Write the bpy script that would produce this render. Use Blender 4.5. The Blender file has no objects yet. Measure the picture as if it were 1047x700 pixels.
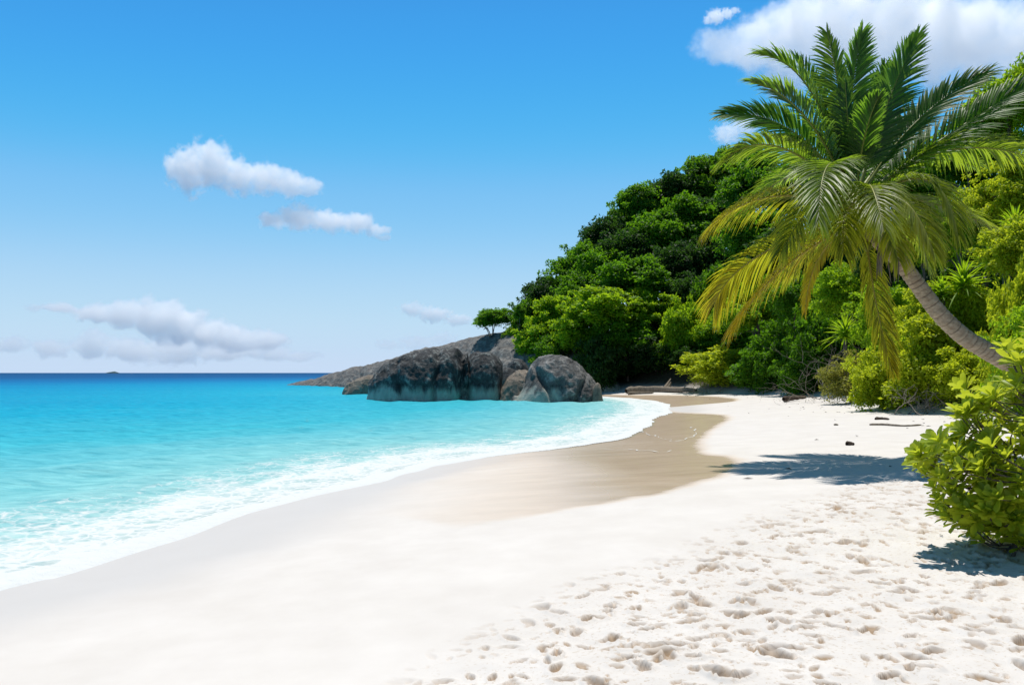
import bpy, math, random
import numpy as np
from mathutils import Vector

R = math.radians
scene = bpy.context.scene
COL = scene.collection

# ------------------------------------------------------------------ camera
F, CU, CV, HZ = 800.0, 523.5, 350.0, 381.0      # focal length in px of a 1047 px wide picture, horizon row
CAM_Z = 2.4
cam_d = bpy.data.cameras.new('camera')
cam = bpy.data.objects.new('camera', cam_d)
COL.objects.link(cam)
cam.location = (0, 0, CAM_Z)
cam.rotation_euler = (R(90), 0, 0)
cam_d.sensor_width = 36
cam_d.lens = 36 * F / 1047.0
cam_d.shift_y = (HZ - CV) / 1047.0
cam_d.clip_start = 0.05
cam_d.clip_end = 60000
scene.camera = cam

# ------------------------------------------------------------------ light
SUN_EL, SUN_AZ = R(73), R(4)          # azimuth from +Y towards +X
world = bpy.data.worlds.new('World')
scene.world = world
world.use_nodes = True
wn = world.node_tree
wn.nodes.clear()
w_out = wn.nodes.new('ShaderNodeOutputWorld')
w_bg = wn.nodes.new('ShaderNodeBackground')
w_sky = wn.nodes.new('ShaderNodeTexSky')
w_sky.sky_type = 'NISHITA'
w_sky.sun_disc = False
w_sky.sun_elevation = SUN_EL
w_sky.sun_rotation = SUN_AZ
w_sky.air_density = 0.7
w_sky.dust_density = 0.0
w_sky.ozone_density = 5.0
# grade of the sky: deep azure overhead, pale blue (not yellow) at the sea horizon
w_in = wn.nodes.new('ShaderNodeVectorMath'); w_in.operation = 'SCALE'; w_in.inputs['Scale'].default_value = 0.1
w_up = wn.nodes.new('ShaderNodeVectorMath'); w_up.operation = 'SCALE'; w_up.inputs['Scale'].default_value = 10.0
w_cv = wn.nodes.new('ShaderNodeRGBCurve')
for ci, pts in enumerate((
        [(0.0, 0.045), (0.08, 0.050), (0.112, 0.056), (0.172, 0.215), (0.32, 0.475), (0.57, 0.56), (0.74, 0.58), (1.0, 0.60)],
        [(0.0, 0.06), (0.17, 0.21), (0.205, 0.355), (0.312, 0.555), (0.53, 0.715), (0.77, 0.72), (1.0, 0.73)],
        [(0.0, 0.10), (0.33, 0.36), (0.385, 0.62), (0.425, 0.84), (0.465, 0.875), (0.64, 0.915), (0.80, 0.91), (1.0, 0.92)])):
    c = w_cv.mapping.curves[ci]
    while len(c.points) < len(pts): c.points.new(0.5, 0.5)
    for q, (x, y) in zip(c.points, pts):
        q.location = (x, y)
w_cv.mapping.update()
w_bg.inputs['Strength'].default_value = 0.1
wn.links.new(w_sky.outputs[0], w_in.inputs[0])
wn.links.new(w_in.outputs[0], w_cv.inputs['Color'])
wn.links.new(w_cv.outputs[0], w_up.inputs[0])
wn.links.new(w_up.outputs[0], w_bg.inputs['Color'])
wn.links.new(w_bg.outputs[0], w_out.inputs['Surface'])

sun_d = bpy.data.lights.new('sun', 'SUN')
sun_d.energy = 4.8
sun_d.angle = R(0.5)
sun_d.color = (1.0, 0.955, 0.88)
sun = bpy.data.objects.new('sun', sun_d)
COL.objects.link(sun)
_to_sun = Vector((math.sin(SUN_AZ) * math.cos(SUN_EL), math.cos(SUN_AZ) * math.cos(SUN_EL), math.sin(SUN_EL)))
sun.rotation_euler = _to_sun.to_track_quat('Z', 'Y').to_euler()
sun.location = (0, 0, 60)

scene.view_settings.view_transform = 'Standard'
scene.view_settings.look = 'None'
scene.view_settings.gamma = 1.0
scene.view_settings.use_curve_mapping = False
scene.view_settings.exposure = 0.0
cy = scene.cycles
cy.use_denoising = True
cy.max_bounces = 40
cy.diffuse_bounces = 3
cy.glossy_bounces = 3
cy.transmission_bounces = 4
cy.transparent_max_bounces = 12
cy.volume_bounces = 36
cy.sample_clamp_indirect = 6.0
cy.caustics_reflective = False
cy.caustics_refractive = False

# ------------------------------------------------------------------ helpers
def P(u, v, d):
    """point at depth d seen at photo pixel (u, v)"""
    return np.array([(u - CU) * d / F, d, CAM_Z - (v - HZ) * d / F])

def _hash(ix, iy, iz, seed):
    h = (ix.astype(np.int64) * 374761393 + iy.astype(np.int64) * 668265263 + iz.astype(np.int64) * 2147483647 + seed * 1274126177) & 0xFFFFFFFF
    h = ((h ^ (h >> 13)) * 1274126177) & 0xFFFFFFFF
    h = (h ^ (h >> 16)) & 0xFFFFFF
    return h / float(0xFFFFFF)

def vnoise(p, seed=0):
    """smooth value noise in -1..1 for points p (n,3)"""
    i = np.floor(p).astype(np.int64)
    f = p - i
    f = f * f * f * (f * (f * 6 - 15) + 10)
    out = 0
    for dx in (0, 1):
        wx = f[:, 0] if dx else 1 - f[:, 0]
        for dy in (0, 1):
            wy = f[:, 1] if dy else 1 - f[:, 1]
            for dz in (0, 1):
                wz = f[:, 2] if dz else 1 - f[:, 2]
                out = out + wx * wy * wz * _hash(i[:, 0] + dx, i[:, 1] + dy, i[:, 2] + dz, seed)
    return out * 2 - 1

def fbm(p, octv=4, seed=0, gain=0.5, lac=2.03, ridged=False):
    a, s, out = 1.0, 0.0, 0
    q = np.asarray(p, float)
    for k in range(octv):
        n = vnoise(q, seed + 17 * k)
        if ridged:
            n = 1 - 2 * np.abs(n)
        out = out + a * n
        s += a
        a *= gain
        q = q * lac + 3.7
    return out / s

def n2(x, y, scale, octv=3, seed=0, **k):
    p = np.stack([np.asarray(x, float) / scale, np.asarray(y, float) / scale, np.full(np.shape(x), seed * 0.37 + 0.5)], -1)
    return fbm(p.reshape(-1, 3), octv, seed, **k).reshape(np.shape(x))

def sstep(a, b, x):
    t = np.clip((np.asarray(x, float) - a) / (b - a), 0, 1)
    return t * t * (3 - 2 * t)

def poly_dist(x, y, pts, closed=False):
    """distance to a polyline, plus position along it"""
    best = np.full(np.shape(x), 1e18)
    along = np.zeros(np.shape(x))
    acc = 0.0
    n = len(pts)
    for k in range(n if closed else n - 1):
        ax, ay = pts[k]
        bx, by = pts[(k + 1) % n]
        ex, ey = bx - ax, by - ay
        L2 = ex * ex + ey * ey + 1e-12
        t = np.clip(((x - ax) * ex + (y - ay) * ey) / L2, 0, 1)
        d2 = (x - ax - t * ex) ** 2 + (y - ay - t * ey) ** 2
        m = d2 < best
        best = np.where(m, d2, best)
        along = np.where(m, acc + t * math.sqrt(L2), along)
        acc += math.sqrt(L2)
    return np.sqrt(best), along

def inside(x, y, pts):
    r = np.zeros(np.shape(x), bool)
    n = len(pts)
    j = n - 1
    for i in range(n):
        xi, yi = pts[i]
        xj, yj = pts[j]
        c = ((yi > y) != (yj > y)) & (x < (xj - xi) * (y - yi) / (yj - yi + 1e-12) + xi)
        r ^= c
        j = i
    return r

def smooth_line(pts, n=6):
    """Catmull-Rom through the points"""
    p = [np.array(q, float) for q in pts]
    p = [2 * p[0] - p[1]] + p + [2 * p[-1] - p[-2]]
    out = []
    for i in range(1, len(p) - 2):
        for t in np.arange(n) / n:
            a, b, c, d = p[i - 1], p[i], p[i + 1], p[i + 2]
            out.append(0.5 * ((2 * b) + (c - a) * t + (2 * a - 5 * b + 4 * c - d) * t * t + (3 * b - a - 3 * c + d) * t ** 3))
    out.append(p[-2])
    return out

def mesh(name, V, Fq, attrs=None, mat=None, smooth=True, parent=None, loc=None):
    """one mesh object from a vertex array and an (n,4) / (n,3) face array (or a list of both)"""
    V = np.asarray(V, np.float32)
    Fs = [np.asarray(f, np.int32) for f in (Fq if isinstance(Fq, list) else [Fq]) if len(f)]
    me = bpy.data.meshes.new(name)
    me.vertices.add(len(V))
    me.vertices.foreach_set('co', V.ravel())
    nl = sum(f.size for f in Fs)
    npoly = sum(len(f) for f in Fs)
    me.loops.add(nl)
    me.loops.foreach_set('vertex_index', np.concatenate([f.ravel() for f in Fs]))
    me.polygons.add(npoly)
    tot = np.concatenate([np.full(len(f), f.shape[1], np.int32) for f in Fs])
    st = np.concatenate([[0], np.cumsum(tot)[:-1]]).astype(np.int32)
    me.polygons.foreach_set('loop_start', st)
    me.polygons.foreach_set('loop_total', tot)
    me.update(calc_edges=True)
    me.validate()
    me.polygons.foreach_set('use_smooth', np.full(len(me.polygons), smooth, bool))
    for k, a in (attrs or {}).items():
        at = me.attributes.new(k, 'FLOAT', 'POINT')
        at.data.foreach_set('value', np.asarray(a, np.float32))
    if mat:
        me.materials.append(mat)
    o = bpy.data.objects.new(name, me)
    COL.objects.link(o)
    if parent is not None:
        o.parent = parent
    if loc is not None:
        o.location = loc
    return o

def empty(name, loc):
    o = bpy.data.objects.new(name, None)
    o.empty_display_size = 0.2
    COL.objects.link(o)
    o.location = loc
    return o

def tag(o, label=None, cat=None, group=None, kind=None):
    if label: o['label'] = label
    if cat: o['category'] = cat
    if group: o['group'] = group
    if kind: o['kind'] = kind
    return o

def grid_faces(nr, nc, wrap=False):
    i = np.arange(nr - 1)[:, None]
    j = np.arange(nc if wrap else nc - 1)[None, :]
    a = i * nc + j
    b = i * nc + (j + 1) % nc
    return np.stack([a, b, b + nc, a + nc], -1).reshape(-1, 4)

def tube(path, rad, nseg=8):
    """verts, faces of a tube along the path (n,3) with radii rad (n)"""
    path = np.asarray(path, float)
    n = len(path)
    T = np.gradient(path, axis=0)
    T /= np.linalg.norm(T, axis=1)[:, None] + 1e-9
    ref = np.array([0.31, 0.87, 0.38])
    A = np.cross(T, ref); A /= np.linalg.norm(A, axis=1)[:, None] + 1e-9
    B = np.cross(T, A)
    th = np.linspace(0, 2 * np.pi, nseg, endpoint=False)
    V = path[:, None] + np.asarray(rad)[:, None, None] * (A[:, None] * np.cos(th)[None, :, None] + B[:, None] * np.sin(th)[None, :, None])
    return V.reshape(-1, 3), grid_faces(n, nseg, True)

class Bag:
    def __init__(s): s.V, s.F, s.n, s.A = [], [], 0, []
    def add(s, V, Fc, a=0.0):
        s.V.append(np.asarray(V, float)); s.F.append(np.asarray(Fc) + s.n); s.n += len(V)
        s.A.append(np.broadcast_to(np.asarray(a, float), (len(V),)))
    def obj(s, name, mat, parent=None, attr='var', **k):
        by = {}
        for f in s.F: by.setdefault(f.shape[1], []).append(f)
        return mesh(name, np.concatenate(s.V), [np.concatenate(v) for v in by.values()], {attr: np.concatenate(s.A)}, mat, parent=parent, **k)

# ------------------------------------------------------------------ materials
class NT:
    """small helper around a material's node tree"""
    def __init__(s, name):
        s.m = bpy.data.materials.new(name); s.m.use_nodes = True
        s.t = s.m.node_tree; s.t.nodes.clear()
        s.out = s.n('ShaderNodeOutputMaterial')
    def n(s, typ, **kw):
        nd = s.t.nodes.new(typ)
        for k, v in kw.items():
            if hasattr(nd, k) and not k.startswith('_'): setattr(nd, k, v)
        return nd
    def set(s, nd, k, v):
        if isinstance(v, bpy.types.NodeSocket): s.t.links.new(v, nd.inputs[k])
        else: nd.inputs[k].default_value = v
    def attr(s, name): return s.n('ShaderNodeAttribute', attribute_name=name).outputs['Fac']
    def pos(s): return s.n('ShaderNodeNewGeometry').outputs['Position']
    def objco(s): return s.n('ShaderNodeTexCoord').outputs['Object']
    def noise(s, vec, scale, detail=3, rough=0.5, dist=0.0):
        nd = s.n('ShaderNodeTexNoise')
        s.set(nd, 'Vector', vec); s.set(nd, 'Scale', scale); s.set(nd, 'Detail', detail); s.set(nd, 'Roughness', rough); s.set(nd, 'Distortion', dist)
        return nd.outputs['Fac']
    def math(s, op, a, b=0.0, clamp=False):
        nd = s.n('ShaderNodeMath', operation=op); nd.use_clamp = clamp
        s.set(nd, 0, a); s.set(nd, 1, b)
        return nd.outputs[0]
    def vmul(s, v, k):
        nd = s.n('ShaderNodeVectorMath', operation='MULTIPLY'); s.set(nd, 0, v); s.set(nd, 1, k)
        return nd.outputs[0]
    def ramp(s, fac, stops, interp='LINEAR'):
        nd = s.n('ShaderNodeValToRGB'); nd.color_ramp.interpolation = interp
        e = nd.color_ramp.elements
        while len(e) < len(stops): e.new(0.5)
        for el, (p, c) in zip(e, stops):
            el.position = p
            el.color = tuple(c) + (1,) if hasattr(c, '__len__') else (c, c, c, 1)
        s.set(nd, 0, fac)
        return nd.outputs['Color']
    def mixc(s, fac, a, b, mode='MIX'):
        nd = s.n('ShaderNodeMix', data_type='RGBA', blend_type=mode)
        s.set(nd, 0, fac)
        for k, v in ((6, a), (7, b)):
            if isinstance(v, bpy.types.NodeSocket): s.t.links.new(v, nd.inputs[k])
            else: nd.inputs[k].default_value = tuple(v) + (1,)
        return nd.outputs[2]
    def mixs(s, fac, a, b):
        nd = s.n('ShaderNodeMixShader'); s.set(nd, 0, fac)
        s.t.links.new(a, nd.inputs[1]); s.t.links.new(b, nd.inputs[2])
        return nd.outputs[0]
    def bump(s, h, strength=0.3, dist=0.05):
        nd = s.n('ShaderNodeBump'); s.set(nd, 'Strength', strength); s.set(nd, 'Distance', dist); s.set(nd, 'Height', h)
        return nd.outputs[0]
    def bsdf(s, color, rough=0.6, spec=0.3, normal=None):
        nd = s.n('ShaderNodeBsdfPrincipled')
        s.set(nd, 'Base Color', color if isinstance(color, bpy.types.NodeSocket) else tuple(color) + (1,))
        s.set(nd, 'Roughness', rough); s.set(nd, 'Specular IOR Level', spec)
        if normal is not None: s.set(nd, 'Normal', normal)
        return nd.outputs[0]
    def diffuse(s, color, normal=None):
        nd = s.n('ShaderNodeBsdfDiffuse')
        s.set(nd, 'Color', color if isinstance(color, bpy.types.NodeSocket) else tuple(color) + (1,))
        if normal is not None: s.set(nd, 'Normal', normal)
        return nd.outputs[0]
    def done(s, sh, vol=False):
        s.t.links.new(sh, s.out.inputs['Volume' if vol else 'Surface'])
        return s.m

def leaf_mat(name, c_dark, c_light, trans, t_amt=0.35, rough=0.55, spec=0.22):
    t = NT(name)
    rnd = t.n('ShaderNodeObjectInfo').outputs['Random']
    var = t.attr('var')
    k = t.math('ADD', t.math('MULTIPLY', var, 0.65), t.math('MULTIPLY', rnd, 0.35))
    col = t.ramp(k, [(0.0, c_dark), (1.0, c_light)])
    tc = t.mixc(k, tuple(x * 0.75 for x in trans), trans)
    tr = t.n('ShaderNodeBsdfTranslucent')
    t.set(tr, 'Color', tc)
    return t.done(t.mixs(t_amt, t.bsdf(col, rough, spec), tr.outputs[0]))

def bark_mat(name, a, b, scale=6):
    t = NT(name)
    p = t.objco()
    n = t.noise(t.vmul(p, (1, 1, 0.35)), scale, 5, 0.65)
    return t.done(t.bsdf(t.ramp(n, [(0.3, a), (0.7, b)]), 0.85, 0.15, t.bump(n, 0.6, 0.03)))

# ------------------------------------------------------------------ terrain
_coast_px = [(0, 603), (60, 590), (130, 569), (200, 548), (270, 522), (340, 500), (400, 487), (460, 474), (520, 464),
             (580, 457), (628, 449), (652, 439), (668, 429), (683, 420), (678, 413), (655, 408), (628, 406)]
def _px0(u, v):
    d = CAM_Z * F / (v - HZ)
    return ((u - CU) * d / F, d)
COAST = [(-150, -160), (-55, -60), (-22, -18), (-11, -2), (-7.6, 4.8)] + [_px0(u, v) for u, v in _coast_px]
COAST += [(6.5, 84), (3.5, 92), (1.0, 104), (3, 125), (14, 160), (60, 240), (260, 500), (1500, 1800)]
COAST = [tuple(q) for q in smooth_line(COAST, 5)]
LAND = COAST + [(4000, 1800), (4000, -4000), (-150, -4000)]

def shore(x, y):
    d, al = poly_dist(x, y, COAST)
    s = np.where(inside(x, y, LAND), d, -d)
    return s, al

def beach_z(s):
    up = 1.15 * (1 - np.exp(-np.maximum(s, 0) / 11.0))
    dn = -6.5 * (1 - np.exp(-np.maximum(-s, 0) / 75.0))
    return np.where(s > 0, up, dn)

def ground_hit(u, v):
    z = 0.3
    for _ in range(40):
        d = (CAM_Z - z) * F / (v - HZ)
        x = (u - CU) * d / F
        s, _a = shore(np.array([x]), np.array([d]))
        z = 0.6 * z + 0.4 * float(beach_z(s)[0])
    return (x, d)

_veg_px = [(640, 400), (700, 401), (775, 403), (840, 406), (880, 417), (935, 423), (1000, 425)]
VEG = [ground_hit(u, v) for u, v in _veg_px] + [(14.5, 21), (11.5, 14.5), (9.0, 8.5), (8.5, 2), (9.5, -10), (12, -40)]
FOREST = VEG + [(400, -40), (400, 500), (60, 232), (16, 158), (6, 128), (4.5, 106), (6.5, 94)]

def hill(x, y):
    d, _a = poly_dist(x, y, FOREST, True)
    e = np.where(inside(x, y, FOREST), d, 0)
    return 19 * (1 - np.exp(-(e / 24.0) ** 1.35)), e

_tan_px = [(470, 540), (560, 526), (640, 512), (700, 500), (745, 487), (766, 478), (769, 471), (752, 465), (727, 461), (729, 445), (741, 435),
           (753, 427), (743, 423), (715, 421.5), (690, 419.5), (672, 417.5), (700, 415), (740, 411.5), (760, 408.5), (748, 405.5), (705, 403.5), (650, 403.2),
           (600, 405), (640, 425), (560, 445), (420, 480), (300, 520)]
TAN = [tuple(q) for q in smooth_line([ground_hit(u, v) for u, v in _tan_px], 5)]
_foot_px = [(330, 735), (400, 690), (470, 642), (560, 602), (640, 572), (720, 545), (800, 512), (860, 495), (920, 484), (1010, 474), (1080, 468)]
FOOT = [ground_hit(u, v) for u, v in _foot_px] + [(9.5, 10), (9.5, 1.0), (-1.2, 1.0), (-1.4, 3.0)]

rng = np.random.default_rng(7)

def terrain(x, y):
    s, al = shore(x, y)
    s = s + 0.55 * n2(x, y, 4.2, 3, 5) * sstep(0, 6, np.abs(y)) 
    h, e = hill(x, y)
    z = beach_z(s) + h
    z = z + 0.9 * n2(x, y, 9, 3, 9) * sstep(1, 8, e)
    # soft undulation of the dry beach
    z = z + (0.03 * n2(x, y, 2.6, 2, 3) + 0.004 * n2(x, y, 0.5, 2, 4)) * sstep(2, 6, s)
    return z, s, al, e

def build_ground():
    c = np.concatenate([np.linspace(-180, -48, 45)[:-1], np.arange(-48, -14, 0.28), np.arange(-14, 44, 0.115), np.arange(44, 62, 0.2), np.linspace(62, 180, 40)[:-1]])
    th = np.radians(c)
    r = np.concatenate([[0.4, 0.9, 1.5, 2.0, 2.5], np.geomspace(2.9, 60, 730), np.geomspace(60, 260, 130)[1:], np.geomspace(260, 9000, 30)[1:]])
    X = r[:, None] * np.sin(th)[None]
    Y = r[:, None] * np.cos(th)[None]
    z, s, al, e = terrain(X, Y)
    # trampled sand: lumps plus a few hundred separate prints
    fd, _ = poly_dist(X, Y, FOOT, True)
    fi = np.where(inside(X, Y, FOOT), fd, -fd)
    fw = sstep(-0.15, 0.9, fi + 0.35 * n2(X, Y, 0.8, 2, 21))
    near = (np.abs(c) < 60)[None] & (r < 24)[:, None]
    lump = n2(X, Y, 0.27, 3, 31)
    lump2 = n2(X, Y, 0.11, 2, 33)
    z = z + fw * (0.022 * lump + 0.009 * lump2) * near
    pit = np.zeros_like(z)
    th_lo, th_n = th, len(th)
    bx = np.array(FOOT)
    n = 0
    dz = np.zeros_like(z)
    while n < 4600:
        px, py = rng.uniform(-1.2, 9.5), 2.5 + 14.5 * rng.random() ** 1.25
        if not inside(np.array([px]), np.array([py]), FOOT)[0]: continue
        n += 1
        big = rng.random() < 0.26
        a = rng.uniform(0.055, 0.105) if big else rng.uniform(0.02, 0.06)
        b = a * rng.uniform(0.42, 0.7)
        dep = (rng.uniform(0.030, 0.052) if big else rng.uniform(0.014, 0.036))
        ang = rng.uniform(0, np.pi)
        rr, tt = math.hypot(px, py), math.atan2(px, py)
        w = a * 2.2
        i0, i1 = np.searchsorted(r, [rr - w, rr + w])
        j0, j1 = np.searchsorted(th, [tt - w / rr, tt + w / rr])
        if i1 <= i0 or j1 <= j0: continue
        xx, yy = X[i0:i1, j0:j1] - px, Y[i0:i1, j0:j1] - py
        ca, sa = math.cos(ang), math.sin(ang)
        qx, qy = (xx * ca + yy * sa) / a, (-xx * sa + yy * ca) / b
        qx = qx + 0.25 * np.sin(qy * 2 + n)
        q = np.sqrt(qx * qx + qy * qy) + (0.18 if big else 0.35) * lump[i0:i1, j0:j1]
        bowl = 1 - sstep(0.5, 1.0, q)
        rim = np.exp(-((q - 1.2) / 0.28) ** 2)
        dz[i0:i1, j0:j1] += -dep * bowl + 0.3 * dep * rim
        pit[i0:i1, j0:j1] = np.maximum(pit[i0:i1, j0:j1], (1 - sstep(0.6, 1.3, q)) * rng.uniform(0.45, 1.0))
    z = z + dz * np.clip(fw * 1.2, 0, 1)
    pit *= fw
    # wet sand left by the last wave
    td, _ = poly_dist(X, Y, TAN, True)
    ti = np.where(inside(X, Y, TAN), td, -td) + 0.10 * n2(X, Y, 1.2, 2, 41)
    wet = sstep(-0.08, 0.30 + 0.008 * r[:, None], ti + 0.12 * n2(X, Y, 0.45, 3, 42)) * sstep(-2.6, 2.4, X + 0.6 * n2(X, Y, 2.5, 2, 43))
    damp = 1 - sstep(1.3, 3.2, s + 0.5 * n2(X, Y, 2.2, 2, 47))
    z = z - 0.02 * wet
    z = np.where(e > 2, z, z)
    V = np.stack([X, Y, z], -1).reshape(-1, 3)
    fc = grid_faces(len(r), len(th), True)[:, ::-1]
    # hub of the polar grid
    V = np.vstack([V, [[0, 0, float(z[0].mean())]]])
    k = len(V) - 1
    j = np.arange(len(th))
    tri = np.stack([np.full(len(th), k), (j + 1) % len(th), j], -1)
    app = lambda a: np.append(a.ravel(), 0.0)
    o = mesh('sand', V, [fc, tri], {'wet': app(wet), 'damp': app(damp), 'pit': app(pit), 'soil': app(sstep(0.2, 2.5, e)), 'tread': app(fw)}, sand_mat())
    tag(o, kind='structure')
    return o

def sand_mat():
    t = NT('sand_white')
    p = t.pos()
    grain = t.noise(p, 420, 2, 0.6)
    blotch = t.noise(p, 1.3, 4, 0.6)
    speck = t.noise(p, 34, 4, 0.65)
    dry = t.ramp(blotch, [(0.3, (0.60, 0.56, 0.525)), (0.7, (0.66, 0.622, 0.59))])
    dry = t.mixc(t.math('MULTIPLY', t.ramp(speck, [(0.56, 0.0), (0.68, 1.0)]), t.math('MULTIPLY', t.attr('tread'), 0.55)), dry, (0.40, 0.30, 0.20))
    dry = t.mixc(t.math('MULTIPLY', t.attr('pit'), 0.9), dry, (0.31, 0.205, 0.115))  # shade of the hollows painted in brown, together with damp turned-up sand
    dampc = t.mixc(t.math('MULTIPLY', t.attr('damp'), 0.75), dry, (0.54, 0.505, 0.48))
    streak = t.noise(t.vmul(p, (0.5, 2.2, 1)), 1.1, 4, 0.6)
    wetc = t.ramp(streak, [(0.3, (0.51, 0.39, 0.27)), (0.7, (0.65, 0.505, 0.375))])
    col = t.mixc(t.attr('wet'), dampc, wetc)
    soil = t.ramp(t.noise(p, 4, 5, 0.65), [(0.3, (0.02, 0.016, 0.01)), (0.7, (0.09, 0.07, 0.04))])
    col = t.mixc(t.attr('soil'), col, soil)
    wetness = t.math('MAXIMUM', t.attr('wet'), t.math('MULTIPLY', t.attr('damp'), 0.6))
    rough = t.ramp(wetness, [(0.0, 0.9), (0.60, 0.55), (1.0, 0.20)])
    spec = t.math('MULTIPLY_ADD', wetness, 0.36)
    spec.node.inputs[2].default_value = 0.12
    nb = t.bump(t.math('ADD', t.math('MULTIPLY', grain, 0.4), speck), 0.10, 0.01)
    return t.done(t.bsdf(col, rough, spec, nb))

# ------------------------------------------------------------------ sea
def build_sea():
    c = np.concatenate([np.linspace(-180, -46, 46)[:-1], np.arange(-46, 14, 0.16), np.linspace(14, 180, 60)[:-1]])
    th = np.radians(c)
    r = np.concatenate([np.geomspace(5.5, 70, 520), np.geomspace(70, 500, 260)[1:], np.geomspace(500, 40000, 60)[1:]])
    X = r[:, None] * np.sin(th)[None]
    Y = r[:, None] * np.cos(th)[None]
    z, s, al, e = terrain(X, Y)
    sd = -s
    att = sstep(0.2, 3.5, sd)
    fade = 1 - sstep(120, 420, r)[:, None]
    # low waves running in towards the shore, crossed by chop
    ph = sd + 0.9 * n2(X, Y, 6, 2, 51)
    z0 = 0.045 * np.sin(ph * 2 * np.pi / 3.3) * sstep(1, 6, sd) * (1 - 0.5 * sstep(20, 60, sd))
    z0 = z0 + 0.05 * n2(X, Y, 1.1, 3, 53, ridged=True) + 0.07 * n2(X, Y * 1.6, 4.5, 2, 57)
    W = z0 * att * fade
    # thin swash lens climbing the sand, with a rounded front
    W = W + 0.028 * np.exp(-((sd - 0.25) / 0.5) ** 2) + 0.03 * np.exp(-((sd - 1.9 - 0.5 * n2(X, Y, 4, 2, 59)) / 0.35) ** 2) * (0.6 + 0.6 * n2(X, Y, 2.5, 2, 61))
    W = np.where(sd < -3, -0.4, W)
    V = np.stack([X, Y, W], -1).reshape(-1, 3)
    fc = grid_faces(len(r), len(th), True)[:, ::-1]
    o = mesh('sea', V, fc, {'shore': np.clip(sd, -5, 4000).ravel(), 'depth': np.clip(W - z, 0, 10).ravel(), 'along': al.ravel()}, sea_mat())
    keep = None
    tag(o, kind='structure')
    return o

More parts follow.
